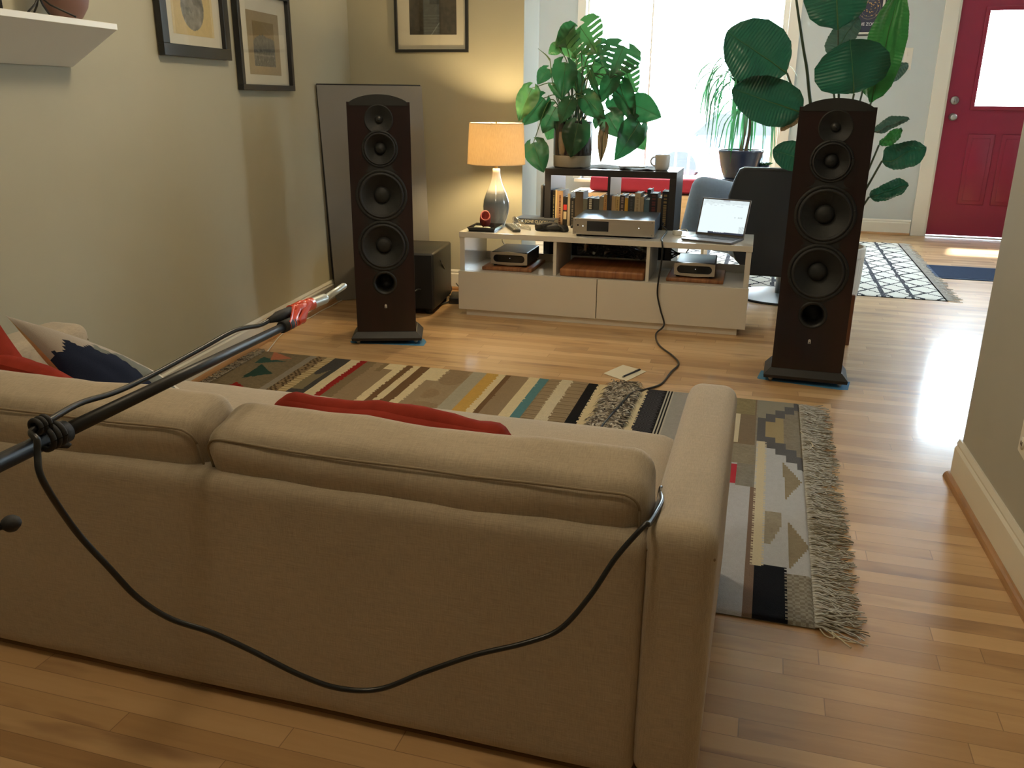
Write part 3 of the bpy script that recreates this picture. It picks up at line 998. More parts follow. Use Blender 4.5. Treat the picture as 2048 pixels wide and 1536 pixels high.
# ================================================================== SOFA
SX0, SX1 = -0.30, 1.505
t = thing('sofa', 'beige linen three-seat sofa seen from behind', 'sofa', (0.6, -2.9, 0.0))
sofa = t
ZB = 0.508
g = G()
cushion(g, (SX1 - SX0) / 2 + .004, .055, (ZB - .012) / 2, .028, 0, n=26, wr=.0012, mat=Matrix.Translation(((SX0 + SX1) / 2, -3.243, (ZB + .012) / 2)))
g.build('back_frame', M_LINEN, t, world=True)
for (x0, x1) in ((1.503, 1.622), (-.445, -.298)):
    g = G()
    cushion(g, (x1 - x0) / 2, .407, .256, .036, 0, n=26, wr=.0012, seed=x0, mat=Matrix.Translation(((x0 + x1) / 2, -2.893, .276)))
    arm = g.build('armrest', M_LINEN, t, world=True)
    # seam piping across the back and front ends of the arm
    for yy in (-3.292, -2.492):
        z_ = .492
        pts = []
        for k in range(13):
            s_ = k / 12
            x = x0 + .004 + (x1 - x0 - .008) * s_
            pts.append((x, yy + (.012 if yy < -3 else -.012) * (2 * abs(s_ - .5)) ** 4, z_ - .012 * (2 * abs(s_ - .5)) ** 4))
        G().tube([Vector(p) - Vector((0.6, -2.9, 0)) for p in pts], .0028, 8).build('seam_piping', M_PIPING, arm)
G().box(SX0 + .002, SX1 - .002, -3.17, -2.52, .045, .23, bev=.01).build('seat_frame', M_LINEN, t).location = (0, 0, 0)
t.children[-1].data.transform(Matrix.Translation((-0.6, 2.9, 0)))
for k, (x0, x1) in enumerate(((SX0, .60), (.605, SX1))):
    g = G()
    cushion(g, (x1 - x0) / 2 - .002, .335, .085, .055, .012, n=20, wr=.003, seed=k * 3, mat=Matrix.Translation(((x0 + x1) / 2, -2.835, .312)))
    g.build('seat_cushion', M_LINEN, t, world=True)
# loose back cushions leaning on the back frame
def back_cushion(x0, x1, top, seed, dz=0.0):
    hx, hy, hz = (x1 - x0) / 2, .175, .078
    c = Vector(((x0 + x1) / 2, -3.165, .436 + dz))
    T = Matrix.Translation(c) @ Matrix.Rotation(math.radians(112), 4, 'X')     # local y goes up, local z faces the camera
    T = Matrix.Translation(c) @ Matrix.Rotation(math.radians(90 + top), 4, 'X')
    g = G()
    cushion(g, hx, hy, hz, .046, .016, n=30, wr=.006, seed=seed, mat=T, sag=.012)
    bc = g.build('back_cushion', M_LINEN, t, world=True)
    for sd in (1,):
        pts = []
        R_, n_ = .060, 6
        X_, Y_ = hx, hy
        zz = sd * (hz - .010)
        q = .042
        for cx, cy, a0 in ((X_ - q, Y_ - q, 0), (-X_ + q, Y_ - q, PI / 2), (-X_ + q, -Y_ + q, PI), (X_ - q, -Y_ + q, 1.5 * PI)):
            for i in range(n_ + 1):
                a = a0 + PI / 2 * i / n_
                x, y = cx + (q - .010) * math.cos(a), cy + (q - .010) * math.sin(a)
                pts.append((x, y, zz))
        pts.append(pts[0])
        full = []
        for i in range(len(pts) - 1):
            a, b_ = Vector(pts[i]), Vector(pts[i + 1])
            m_ = max(1, int((b_ - a).length / .04))
            for s_ in range(m_):
                p = a.lerp(b_, s_ / m_)
                u_, v_ = p.x / hx, p.y / hy
                p.y -= .012 * max(0, 1 - u_ * u_) * max(0, v_)
                p.y += .020 * .6 * (1 - u_ * u_) * v_ * .35
                p.z += .0035 * noise.noise(Vector((p.x * 9, p.y * 9, seed)))
                full.append(p)
        full.append(full[0])
        tr = T.copy(); tr.translation -= Vector((0.6, -2.9, 0))
        G().tube([tr @ p for p in full], .0024 if sd > 0 else .0018, 8).build('seam_piping', M_PIPING if sd > 0 else M_LINEN, bc)
back_cushion(.655, 1.500, 16, 1.3, .0)
back_cushion(-.295, .650, 16, 5.1, .012)
for x in (-.38, 1.56):
    for y in (-3.24, -2.56):
        G().cyl((x - .6, y + 2.9, 0), (x - .6, y + 2.9, .05), .016, .024).build('foot', M_BLACK, t)

# throw pillows
CAMDIR_ = lambda p: (CAM - p).normalized()
def place(o, T):
    o.matrix_world = T
# red pillow behind the right-hand back cushion
def throw(name, label, c, ax, bx, hx, hy, puff, matl, seed, pattern=None, group=None):
    a = Vector(ax).normalized(); b_ = Vector(bx); b_ = (b_ - a * b_.dot(a)).normalized(); n_ = a.cross(b_)
    T = Matrix(((a.x, b_.x, n_.x, 0), (a.y, b_.y, n_.y, 0), (a.z, b_.z, n_.z, 0), (0, 0, 0, 1)))
    g = G()
    uv = pillow(g, hx, hy, puff, 0, T, n=40 if pattern else 26, seed=seed)
    o = one(g, name, matl, label, 'cushion', c, group=group)
    if pattern:
        ca = o.data.color_attributes.new('pattern', 'FLOAT_COLOR', 'CORNER')
        arr = np.repeat(np.array([(*pattern(*q)[:3], 1.0) for q in uv], dtype=np.float32), 4, axis=0)
        ca.data.foreach_set('color', arr.ravel())
    return o
g = G()
cushion(g, .275, .115, .045, .04, .02, n=24, wr=.013, seed=2.2, mat=Matrix.Rotation(.03, 4, 'Y') @ Matrix.Rotation(math.radians(72), 4, 'X'))
one(g, 'throw_pillow', M_RED, 'brick red throw pillow tucked behind the right-hand back cushion', 'cushion', (.905, -2.985, .438))
e0, e1 = at(-4, 650, Y=-3.04), at(72, 750, Y=-3.04)
pa_ = (e1 - e0).normalized(); pb_ = CAMDIR_((e0 + e1) / 2).cross(pa_).normalized(); pb_ = pb_ if pb_.z > 0 else -pb_
throw('throw_pillow', 'brick red pillow standing behind the mountain pillow at the sofa\'s left end', (e0 + e1) / 2 - pb_ * .125 + pa_ * .03, pa_, pb_, .17, .135, .045, M_RED, 4.0)
throw('throw_pillow', 'brick red pillow lying slumped below the mountain pillow', (.0, -3.045, .548), (1, .05, -.16), (0, -.7, .7), .20, .10, .05, M_RED, 6.0)
M_MTN = attr_mat('mountain_pillow_cloth', 0.9, 0.3, 700, spec=0.15)
def mtn(u, v, side):
    if side < 0:
        return srgb(226, 196, 146)
    # mountains seen with their peaks toward +v
    def ridge(base, amp, teeth, ph, c0, wdt):
        saw = abs(((u * teeth + ph) % 1) - .35) * .22
        return base - amp * ((u - c0) / wdt) ** 6 + saw
    r1 = .26 + abs(((u * 3.4 + .1) % 1) - .35) * .26 - 1.0 * max(0, -.62 - u) - (max(0, u + .12) / .30) ** 2
    r2 = ridge(.42, .8, 3.0, .6, .10, .58)
    r3 = ridge(.62, .6, 2.0, .3, .62, .5)
    if v < r1: return srgb(28, 36, 58)
    if v < r2: return srgb(112, 116, 112)
    if v < r3 and u > .45: return srgb(214, 205, 190)
    if u > .72: return srgb(214, 205, 190)
    return srgb(168, 160, 152)
A_, B_ = at(10, 630, Y=-2.88), at(338, 762, Y=-2.76)
D_ = A_ + (at(112, 742, Y=-2.97) - A_) * 1.55
g = G()
T = Matrix((((B_ - A_).x / 2, (A_ - D_).x / 2, 0, 0), ((B_ - A_).y / 2, (A_ - D_).y / 2, 0, 0), ((B_ - A_).z / 2, (A_ - D_).z / 2, 0, 0), (0, 0, 0, 1)))
n_ = (B_ - A_).cross(A_ - D_).normalized()
for i in range(3): T[i][2] = n_[i]
uv = pillow(g, 1.0, 1.0, .062, 0, T, n=44, seed=8.0)
o = one(g, 'throw_pillow', M_MTN, 'grey throw pillow with navy mountains leaning at the left end of the sofa', 'cushion', (B_ + D_) / 2)
ca = o.data.color_attributes.new('pattern', 'FLOAT_COLOR', 'CORNER')
ca.data.foreach_set('color', np.repeat(np.array([(*mtn(*q)[:3], 1.0) for q in uv], dtype=np.float32), 4, axis=0).ravel())

# ================================================================== PATTERNED RUG
M_RUG = attr_mat('woven_wool', 0.95, 0.9, 260, stretch=(0.8, 2.6, 1), spec=0.1, dist=0.006)
RX0, RX1, RY0, RY1 = -0.645, 1.855, -2.682, -1.035
cream, cream2 = srgb(238, 222, 184), srgb(228, 217, 190)
brown, tan, dtan = srgb(122, 94, 66), srgb(160, 138, 110), srgb(138, 120, 92)
grey, dgrey, lgrey = srgb(116, 112, 106), srgb(78, 76, 74), srgb(176, 174, 170)
redc, teal, black, yel = srgb(160, 42, 40), srgb(92, 140, 150), srgb(30, 30, 34), srgb(214, 172, 92)
STR = [(-.386, None), (-.350, srgb(158, 150, 136)), (-.299, 'knit'), (-.256, 'dots'), (-.171, dgrey), (-.121, cream), (-.089, redc), (-.037, dtan), (.025, tan),
       (.114, cream), (.148, brown), (.182, cream), (.229, brown), (.323, cream), (.441, 'tanp'), (.506, srgb(184, 178, 160)), (.563, yel), (.595, cream),
       (.621, brown), (.703, tan), (.753, cream), (.794, teal), (.852, 'loop'), (.904, cream2), (.973, 'loop'), (1.018, black), (1.075, cream),
       (1.204, srgb(120, 104, 86)), (1.234, cream), (1.306, 'char'), (1.345, 'pin'), (1.43, lgrey), (1.50, cream2), (1.56, grey)]
def hsh(*a):
    return random.Random(hash(tuple(round(x, 4) for x in a))).random()
def tri(x, y, pts):
    s_ = []
    for i in range(3):
        (x1, y1), (x2, y2) = pts[i], pts[(i + 1) % 3]
        s_.append((x2 - x1) * (y - y1) - (y2 - y1) * (x - x1))
    return all(q >= 0 for q in s_) or all(q <= 0 for q in s_)
def mottle(c, x, y, amt=.18):
    k = 1 + amt * (nz(x, y, 90, 4) + .6 * nz(x, y, 33, 9))
    return (c[0] * k, c[1] * k, c[2] * k)
def rug_col(x, y):
    jag = .0016 * math.sin(y * 210 + 3 * math.sin(y * 31)) + .0045 * nz(0, y, 5.5, round(x * 3))
    if x < -.386:
        T = [([(-.539, -1.446), (-.548, -1.238), (-.43, -1.35)], srgb(48, 76, 68)), ([(-.55, -1.65), (-.529, -1.50), (-.40, -1.593)], redc),
             ([(-.588, -1.043), (-.45, -1.116), (-.541, -1.17)], srgb(190, 120, 92)), ([(-.60, -1.13), (-.46, -1.17), (-.59, -1.235)], srgb(60, 92, 84)),
             ([(-.60, -1.85), (-.45, -1.95), (-.60, -2.05)], teal), ([(-.60, -2.2), (-.45, -2.3), (-.60, -2.4)], yel)]
        for p, c in T:
            if tri(x, y, p): return c
        return mottle(srgb(134, 120, 96), x, y)
    if x < 1.56:
        xj = x + jag
        for i, (b_, c) in enumerate(STR):
            if xj < b_:
                if c is None: c = srgb(134, 120, 96)
                if c == 'knit':
                    d = (int(y / .016) % 2) ^ (int(x / .012) % 2)
                    return srgb(84, 68, 50) if d and hsh(int(y / .016), int(x / .012)) > .3 else srgb(150, 128, 98)
                if c == 'dots': return srgb(216, 196, 152) if int(y / .014) % 2 else srgb(182, 158, 116)
                if c == 'tanp': return mottle(tan if nz(x, y, 9, 2) > 0 else srgb(172, 152, 124), x, y, .12)
                if c == 'loop': return srgb(166, 146, 118) if int(y / .008) % 2 else srgb(138, 118, 92)
                if c == 'char': return srgb(78, 78, 84) if (int(x / .007) + int(y / .007)) % 2 else srgb(44, 44, 50)
                if c == 'pin': return srgb(34, 34, 38) if int((x - 1.306) / .0065) % 2 == 0 else srgb(200, 196, 184)
                if i == 8 and y > -1.17 and xj > -.0: return dtan
                if i == 9 and y < -1.13 and xj < .075: return tan
                if i == 4 and y < -1.25 + .05 * math.sin(x * 60) and y > -1.5 and xj < -.2: return srgb(140, 128, 100)
                if i == 13 and y < -1.22 and xj > .27: return srgb(168, 148, 120)
                return mottle(c, x, y, .07)
        return mottle(grey, x, y)
    # right-hand block pattern
    j = .0022 if int(y / .008) % 2 else 0
    x2 = x + j
    if y > -2.43 and 1.694 + .003 < x2 < 1.728 and y < -1.512: return cream2
    if x2 < 1.584 and y > -1.56: return srgb(92, 88, 82)
    if y > -1.236 and x2 < 1.684: return mottle(srgb(152, 140, 108), x, y)
    if x2 < 1.630 and y > -1.55: return cream2
    if x2 < 1.690 and y > -1.56: return mottle(srgb(140, 124, 104), x, y, .08)
    if 1.56 < x2 < 1.636 and -1.915 < y < -1.752: return srgb(196, 62, 78)
    if y > -1.74 and x2 < 1.692: return mottle(srgb(158, 150, 134), x, y)
    if y > -1.93 and 1.636 < x2 < 1.694: return mottle(srgb(150, 146, 138), x, y)
    if x2 < 1.682: return mottle(srgb(204, 206, 216), x, y + 0, .06)
    if x2 < 1.708 and y < -1.925: return srgb(140, 118, 104)
    if y < -2.418 and 1.706 < x2 < 1.788: return srgb(22, 23, 30)
    if y < -2.45: return mottle(srgb(166, 162, 152) if (int(x / .01) + int(y / .01)) % 2 else srgb(140, 134, 122), x, y)
    # stepped chevron
    step = int((x2 - 1.690) / .036)
    sx = max(0, min(4, step))
    up, lo = -1.265 + .055 * sx, -1.355 + .055 * sx
    up2, lo2 = -1.405 - .055 * sx, -1.50 - .055 * sx
    if y > -1.76 and x2 > 1.69:
        if lo < y < up or lo2 - .02 < y < up2 or (sx == 0 and -1.52 < y < -1.26): return srgb(106, 106, 110)
        if y >= up: return srgb(158, 154, 140)
        if y > up2: return srgb(178, 162, 126) if x2 < 1.79 else mottle(srgb(150, 142, 128), x, y)
    for p in ([(1.783, -1.685), (1.842, -1.845), (1.790, -1.99)], [(1.795, -2.139), (1.852, -2.285), (1.794, -2.429)]):
        if tri(x, y, p): return mottle(srgb(158, 146, 124), x, y, .12)
    if 1.73 < x2 < 1.78 and -2.30 < y < -2.09 and (y + 2.09) * -.25 < (1.80 - x2): return mottle(srgb(168, 160, 144), x, y)
    return mottle(srgb(206, 209, 216), x, y, .05)
def rug_z(x, y):
    z = .008 + .0015 * nz(x, y, 12, 1)
    if .80 < x < .972:
        z += .004 * abs(math.sin(y * 196)) * (1.4 if .852 < x < .904 else 1)
    if x < -.386: z += .002 * nz(x, y, 60, 1)
    if abs(x - RX0) < .02 or abs(x - RX1) < .006 or abs(y - RY0) < .006 or abs(y - RY1) < .006: z = .004
    return z
rug = thing('patterned_rug', 'striped cream and brown wool rug with long fringes under the sofa', 'rug', ((RX0 + RX1) / 2, (RY0 + RY1) / 2, 0))
RC = Vector(((RX0 + RX1) / 2, (RY0 + RY1) / 2, 0))
gp = grid_pattern('woven_field', 417, 275, RX0, RX1, RY0, RY1, rug_col, M_RUG, rug, mat=Matrix.Translation((-(RX0 + RX1) / 2, -(RY0 + RY1) / 2, 0)), zf=rug_z)
for v in gp.data.vertices:
    v.co.x += .13 * ((RY1 - RC.y - v.co.y) / 1.65) * ((RX1 - RC.x - v.co.x) / 2.5) ** 2
RC = Vector(((RX0 + RX1) / 2, (RY0 + RY1) / 2, 0))
G().box(RX0 + .13, RX1 - .002, RY0 + .002, RY1 - .002, .0005, .0038).build('rug_backing', pm('wool_edge', (.22, .19, .14), .95, var=.2), rug, world=True)

def fringe(xe, sgn, y0, y1, matA, matB, ln, n, seed, curl=1.0):
    random.seed(seed)
    g = G()
    for k in range(n):
        y = y0 + (y1 - y0) * (k + random.random()) / n
        L = ln * random.uniform(.72, 1.12)
        xs_ = xe if sgn > 0 else xe + .13 * (RY1 - y) / 1.65
        p = Vector((xs_ - sgn * .004, y, .0075))
        ang = random.gauss(0, .16) - .10
        pts = [p.copy()]
        m_ = 7
        for i in range(m_):
            ang += random.gauss(0, .22 * curl) + .10 * math.sin(y * 14 + i * .9) * curl
            p = p + Vector((sgn * math.cos(ang), math.sin(ang), 0)) * (L / m_)
            z = max(.003, .0075 - .002 * i) + random.uniform(0, .006)
            if sgn < 0:
                p.x = max(p.x, -.91 + .1053 * (.57 - p.y) + .042)
            pts.append(Vector((p.x, p.y, z)))
        g.tube(smooth_path(pts, 2), .0022, 4, m=0 if random.random() < .62 else 1, caps=False, r1=.0015)
    # knots
    for k in range(int((y1 - y0) / .012)):
        y = y0 + .006 + k * .012
        xs_ = xe if sgn > 0 else xe + .13 * (RY1 - y) / 1.65
        g.tube([(xs_ - sgn * .004, y, .008), (xs_ + sgn * .010, y, .008)], .0032, 6, m=0)
    return g
M_FRG = pm('grey_wool_yarn', (.48, .48, .46), .95, var=.25, vscale=90)
M_FRG2 = pm('olive_wool_yarn', (.25, .23, .18), .95, var=.25, vscale=90)
o = fringe(RX1, 1, RY0, RY1 - .02, 0, 0, .112, 640, 5, .55).build('fringe', [M_FRG, M_FRG2], rug, world=True); o['kind'] = 'stuff'
M_FRG3 = pm('brown_grey_yarn', (.27, .23, .17), .95, var=.3, vscale=90)
M_FRG4 = pm('dark_brown_yarn', (.10, .08, .06), .95, var=.3, vscale=90)
o = fringe(RX0, -1, RY0, RY1, 0, 0, .085, 480, 6, 2.2).build('fringe', [M_FRG3, M_FRG4], rug, world=True); o['kind'] = 'stuff'
# a few long stray strings at the near corner
g = G()
for pts in ([(1640, 1258), (1652, 1272), (1668, 1276), (1664, 1264), (1680, 1278), (1702, 1296)], [(1655, 1262), (1672, 1274), (1690, 1282), (1712, 1286)],
            [(1600, 862), (1618, 880), (1628, 894)], [(1605, 900), (1625, 893), (1618, 880)]):
    g.tube(smooth_path([at(x, y, Z=.010) for x, y in pts], 6), .0017, 5)
    g.build('stray_thread', pm('cream_yarn', (.6, .54, .40), .95, var=.1), rug, world=True)
    g = G()
# shaggy band
random.seed(21)
g = G()
for k in range(4200):
    x = random.uniform(1.088, 1.186); y = random.uniform(-1.95, RY1 - .004)
    a = random.uniform(0, 2 * PI); L = random.uniform(.024, .044)
    d_ = Vector((math.cos(a), math.sin(a), 0)) * L
    p0 = Vector((x, y, .007))
    p1 = p0 + d_ * .35 + Vector((0, 0, L * .55)); p2 = p0 + d_ * .8 + Vector((0, 0, L * .50)); p3 = p0 + d_ * 1.15 + Vector((0, 0, L * .2))
    s_ = Vector((-d_.y, d_.x, 0)).normalized() * .0034
    g.add([p0 - s_, p0 + s_, p1 + s_, p1 - s_, p2 + s_, p2 - s_, p3], [(0, 1, 2, 3), (3, 2, 4, 5), (5, 4, 6)], random.choice((0, 0, 1, 1, 2)), True)
o = g.build('shag_pile', [pm('shag_beige', (.34, .30, .24), .95, var=.3, vscale=60), pm('shag_brown', (.11, .09, .07), .95, var=.3, vscale=60), pm('shag_cream', (.52, .49, .43), .95, var=.2, vscale=60)], rug, world=True)
o['kind'] = 'stuff'

# note paper and pen
pc = [at(x, y, Z=0.001) for x, y in ((1207, 747), (1252, 763), (1293, 743), (1246, 730))]
g = G(); cpt = sum(pc, Vector()) / 4
g.add([p for p in pc] + [p + Vector((0, 0, .0012)) for p in pc], [(3, 2, 1, 0), (4, 5, 6, 7), (0, 1, 5, 4), (1, 2, 6, 5), (2, 3, 7, 6), (3, 0, 4, 7)], 0, False)
one(g, 'note_paper', M_PAPER, 'square of cream note paper lying on the bare floor', 'paper', cpt, world=True)
a, b_ = at(1244, 754, Z=.006), at(1280, 739, Z=.006)
t = thing('pen', 'dark blue ballpoint pen lying on the note paper', 'pen', (a + b_) / 2)
dd = (b_ - a).normalized()
G().tube([a + dd * .012, a + dd * .02, b_], .0042, 12).build('pen_barrel', M_NAVY, t, world=True)
G().tube([a, a + dd * .012], .0010, 8, r1=.0038).build('pen_tip', M_SILVER, t, world=True)
G().tube([b_ - dd * .045 + Vector((0, 0, .0052)), b_ - dd * .004 + Vector((0, 0, .0052))], .0012, 6).build('pen_clip', M_SILVER, t, world=True)

# ================================================================== TOWER SPEAKERS
def circ_pts(cx, cz, r, n=48):
    return [(cx + r * math.cos(2 * PI * i / n), cz + r * math.sin(2 * PI * i / n)) for i in range(n)]
FX = Matrix(((1, 0, 0, 0), (0, 0, 1, 0), (0, 1, 0, 0), (0, 0, 0, 1)))       # local (x, z, depth) -> front plane; depth +y goes in


def speaker(label, loc, rz):
    t = thing('floor_speaker', label, 'speaker', loc, rz, 'tower loudspeakers')
    W, D, Z0, Z1 = .294, .36, .055, 1.172
    # cabinet: flat front, sides curving in toward the rear, domed top
    def outline(s=1.0):
        pts = [(-W / 2 * s, 0), (W / 2 * s, 0)]
        for k in range(1, 10):
            u = k / 9
            pts.append(((W / 2 - .085 * u ** 1.8) * s, D * u))
        for k in range(9, 0, -1):
            u = k / 9
            pts.append((-(W / 2 - .085 * u ** 1.8) * s, D * u))
        return pts
    base = outline()
    g = G()
    nb = len(base)
    v = [(x, y, Z0) for x, y in base] + [(x, y, Z1 - .004) for x, y in base]
    g.add(v, [(i, (i + 1) % nb, nb + (i + 1) % nb, nb + i) for i in range(1, nb)] + [tuple(range(nb - 1, -1, -1)), tuple(range(nb, 2 * nb))], 0, False)
    drv = [(1.090, .068), (.957, .086), (.740, .124), (.497, .124), (.313, .060)]
    b = bmesh.new()
    def loop(pts):
        vs = [b.verts.new((x, 0, z)) for x, z in pts]
        return [b.edges.new((vs[i], vs[(i + 1) % len(vs)])) for i in range(len(vs))]
    es = loop([(-W / 2, Z0), (W / 2, Z0), (W / 2, Z1 - .004), (-W / 2, Z1 - .004)])
    for z, r in drv:
        es += loop(circ_pts(0, z, r * .955, 40))
    bmesh.ops.triangle_fill(b, edges=es, use_beauty=True, use_dissolve=False, normal=(0, -1, 0))
    g.bm(b, 0, False)
    g.build('cabinet', M_CHERRY, t)
    g = G(); g.box(-W / 2 + .02, W / 2 - .02, .125, .13, Z0 + .02, Z1 - .03)
    # domed top cap
    g = G()
    rings = []
    nx = 24
    for k in range(10):
        u = k / 9; y = -.004 + (D + .004) * u
        hw = W / 2 - .085 * max(0, u) ** 1.8 - .012
        row = []
        for i in range(nx + 1):
            s_ = -1 + 2 * i / nx
            row.append((hw * s_, y, Z1 - .006 + .036 * max(0, 1 - s_ * s_) ** .8))
        row += [(hw, y, Z1 - .02), (-hw, y, Z1 - .02)]
        rings.append(row)
    g.loops(rings, 0, True, True)
    g.build('top_cap', M_CONE2, t)
    # black contour linking the drivers
    cx = 0
    drv = [(1.090, .068), (.957, .086), (.740, .124), (.497, .124), (.313, .060)]
    for (za, ra), (zb, rb) in zip(drv[:-1], drv[1:]):
        g = G()
        m_ = 16; v, f = [], []
        for k in range(m_ + 1):
            u = k / m_
            z0_, z1_ = za - ra * .88, zb + rb * .88
            z = z0_ + (z1_ - z0_) * u
            w_ = (ra + (rb - ra) * u) * (.66 - .10 * math.sin(PI * u))
            v += [(-w_, -.003, z), (w_, -.003, z)]
        f = [(2 * k + 1, 2 * k, 2 * k + 2, 2 * k + 3) for k in range(m_)]
        g.add(v, f, 0, False)
        v2 = [(x, .001, z) for x, y, z in v]
        for k in range(m_):
            g.add([v[2 * k], v2[2 * k], v2[2 * k + 2], v[2 * k + 2]], [(0, 1, 2, 3)], 0, False)
            g.add([v[2 * k + 1], v2[2 * k + 1], v2[2 * k + 3], v[2 * k + 3]], [(3, 2, 1, 0)], 0, False)
        g.build('baffle_inlay', M_CONE2, t)
    def fr(z): return Matrix.Translation((0, 0, z)) @ Matrix.Rotation(PI / 2, 4, 'X')      # lathe axis +z -> -y (outwards)
    z, r = drv[0]
    tw = G().lathe([(r, -.002), (r, .004), (r - .004, .006), (r * .92, .0052), (r * .5, -.006), (.022, -.014), (.020, -.014)], 48, mat=fr(z)).build('tweeter', M_CONE, t)
    G().lathe([(.020, -.014), (.018, -.009), (.012, -.004), (.005, -.002), (0, -.0015)], 32, mat=fr(z)).build('tweeter_dome', pm('dark_dome', (.02, .02, .02), .4, .3), tw)
    G().lathe([(.006, .004), (.006, .0055), (.0, .0058)], 16, mat=fr(z)).build('phase_plug', M_CONE, tw)
    for (z, r), nm in zip(drv[1:4], ('midrange_driver', 'woofer', 'woofer')):
        rim = G().lathe([(r, -.002), (r, .005), (r - .005, .008), (r * .90, .008), (r * .88, .005)], 56, mat=fr(z))
        for k in range(8):
            a = k * PI / 4 + .2
            p = Matrix.Translation((0, 0, z)) @ Matrix.Rotation(PI / 2, 4, 'X') @ Matrix.Translation((r * .94 * math.cos(a), r * .94 * math.sin(a), .0078))
            rim.lathe([(.0035, 0), (.0035, .0008), (0, .001)], 10, mat=p)
        o = rim.build(nm, M_CONE2, t)
        su = [(r * .88, .005)] + [(r * (.88 - .13 * k / 8), .005 + .0075 * math.sin(PI * k / 8)) for k in range(1, 9)]
        G().lathe(su, 56, mat=fr(z)).build('surround', M_BLACKM, o)
        G().lathe([(r * .75, .005), (r * .60, -.006), (r * .45, -.018), (r * .32, -.027)], 56, mat=fr(z)).build('cone', M_CONE, o)
        G().lathe([(r * .32, -.027), (r * .30, -.018), (r * .24, -.010), (r * .13, -.005), (0, -.003)], 40, mat=fr(z)).build('dust_cap', M_CONE2, o)
    z, r = drv[4]
    G().lathe([(r, -.002), (r, .004), (r * .92, .007), (r * .80, .003), (r * .70, -.010), (r * .66, -.03), (r * .66, -.10), (0, -.10)], 48, mat=fr(z)).build('bass_port', pm('black_port', (.006, .006, .006), .5), t)
    # small silver badge: rounded tab with a slot
    g = G()
    pts = [(-.0055, -.010), (.0055, -.010), (.0055, .003)] + [(.0055 * math.cos(a), .003 + .0065 * math.sin(a)) for a in (.4, .8, 1.2, PI / 2, 1.95, 2.35, 2.75)] + [(-.0055, .003)]
    g.prism(pts, 0, .002, mat=Matrix.Translation((0, -.0002, .195)) @ Matrix.Rotation(PI / 2, 4, 'X'))
    g.box(-.0016, .0016, -.0028, -.0021, .186, .193, m=1)
    g.build('badge', [pm('badge_silver', (.75, .73, .68), .3, .5), M_BLACK], t)
    # flared plinth and spikes
    g = G()
    def foot(s_, z, e=0.0):
        return [(-W / 2 - e, -e * .8, z), (W / 2 + e, -e * .8, z), (W / 2 + e, D * .5, z), (W / 2 - .085 + e, D + e, z), (-W / 2 + .085 - e, D + e, z), (-W / 2 - e, D * .5, z)]
    g.loops([foot(1, .020, .028), foot(1, .034, .030), foot(1, .062, .004), foot(1, .064, -.002)], 0, True, True, smooth=False)
    g.build('plinth', pm('black_plinth', (.007, .007, .008), .5), t)
    for x, y in ((-.145, 0), (.145, 0), (-.08, D), (.08, D)):
        G().cyl((x, y, 0), (x, y, .022), .006, .014, 14).build('spike_foot', M_SILVER, t)
    return t


def tape(label, pts):
    ps = [at(x, y, Z=.0) for x, y in pts]
    c = sum(ps, Vector()) / len(ps)
    g = G()
    n_ = len(ps)
    g.add([p for p in ps] + [p + Vector((0, 0, .0008)) for p in ps], [tuple(range(n_)), tuple(range(2 * n_ - 1, n_ - 1, -1))] + [(i, (i + 1) % n_, n_ + (i + 1) % n_, n_ + i) for i in range(n_)], 0, False)
    g.v = g.v
    o = one(g, 'floor_tape', M_TAPE, label, 'tape', c, world=True)


s1 = speaker('dark cherry tower loudspeaker standing in front of the grey panel, left of the white bench', (0, 0, 0), 0.345)
c1 = Vector((-.277, -.758, 0)) + Vector((math.cos(.345), math.sin(.345), 0)) * .147
s1.location = c1
def copy_tree(o, parent=None):
    c = o.copy(); COL.objects.link(c)
    if parent: c.parent = parent
    for ch in o.children:
        copy_tree(ch, c)
    return c
s2 = copy_tree(s1)
s2.location = Vector((1.735, -.734, 0)) + Vector((math.cos(-.021), math.sin(-.021), 0)) * .147
s2.rotation_euler = (0, 0, -.021)
s2['label'] = 'dark cherry tower loudspeaker standing right of the bench, in front of the large-leaved plant'
tape('strip of blue painter\'s tape under the front of the left-hand loudspeaker', [(700, 684), (716, 671), (848, 678), (853, 684), (847, 692), (704, 686)])
tape('strip of blue painter\'s tape under the front of the right-hand loudspeaker', [(1514, 756), (1522, 741), (1700, 764), (1696, 780), (1680, 780), (1518, 758)])

# grey panel leaning in the corner
pTL, pTR = at(633, 170, Y=.14), at(832, 167, Y=.32)
bL, bR = at(673, 601, Z=.008), at(713, 597, Z=.008)
dx = (bR - bL); dx.z = 0; dx.normalize()
wid = (pTR - pTL).length
pTL = left_wall_pt(633, 170, .014)
bL = at(673, 601, Z=.004)
dxx = Vector((pTR.x - pTL.x, pTR.y - pTL.y, 0)).normalized()
up = (pTL - bL)
g = G()
T = frame_mat(bL, dxx, None, None) if False else None
upn = up.normalized()
nn = dxx.cross(upn).normalized()
th = .045
V0 = [bL, bL + dxx * .60, bL + dxx * .60 + up, bL + up]
off = -nn * th
g.add([tuple(p) for p in V0] + [tuple(p + off) for p in V0], [(0, 1, 2, 3), (7, 6, 5, 4), (0, 3, 7, 4), (1, 5, 6, 2), (3, 2, 6, 7), (0, 4, 5, 1)], 0, False)
panel_parts = (g, bL.copy(), dxx.copy(), up.copy(), nn.copy(), th)
t = thing('leaning_panel', 'tall grey panel leaning in the corner behind the left loudspeaker', 'panel', bL)
g.build('panel_face', M_GREYP, t, world=True)
g = G()
e_ = .006
for (p, q) in ((V0[3], V0[2]), (V0[0], V0[3]), (V0[1], V0[2]), (V0[0], V0[1])):
    g.tube([p + off * .9, q + off * .9], .007, 6)
g.build('panel_edging', M_BLACKM, t, world=True)

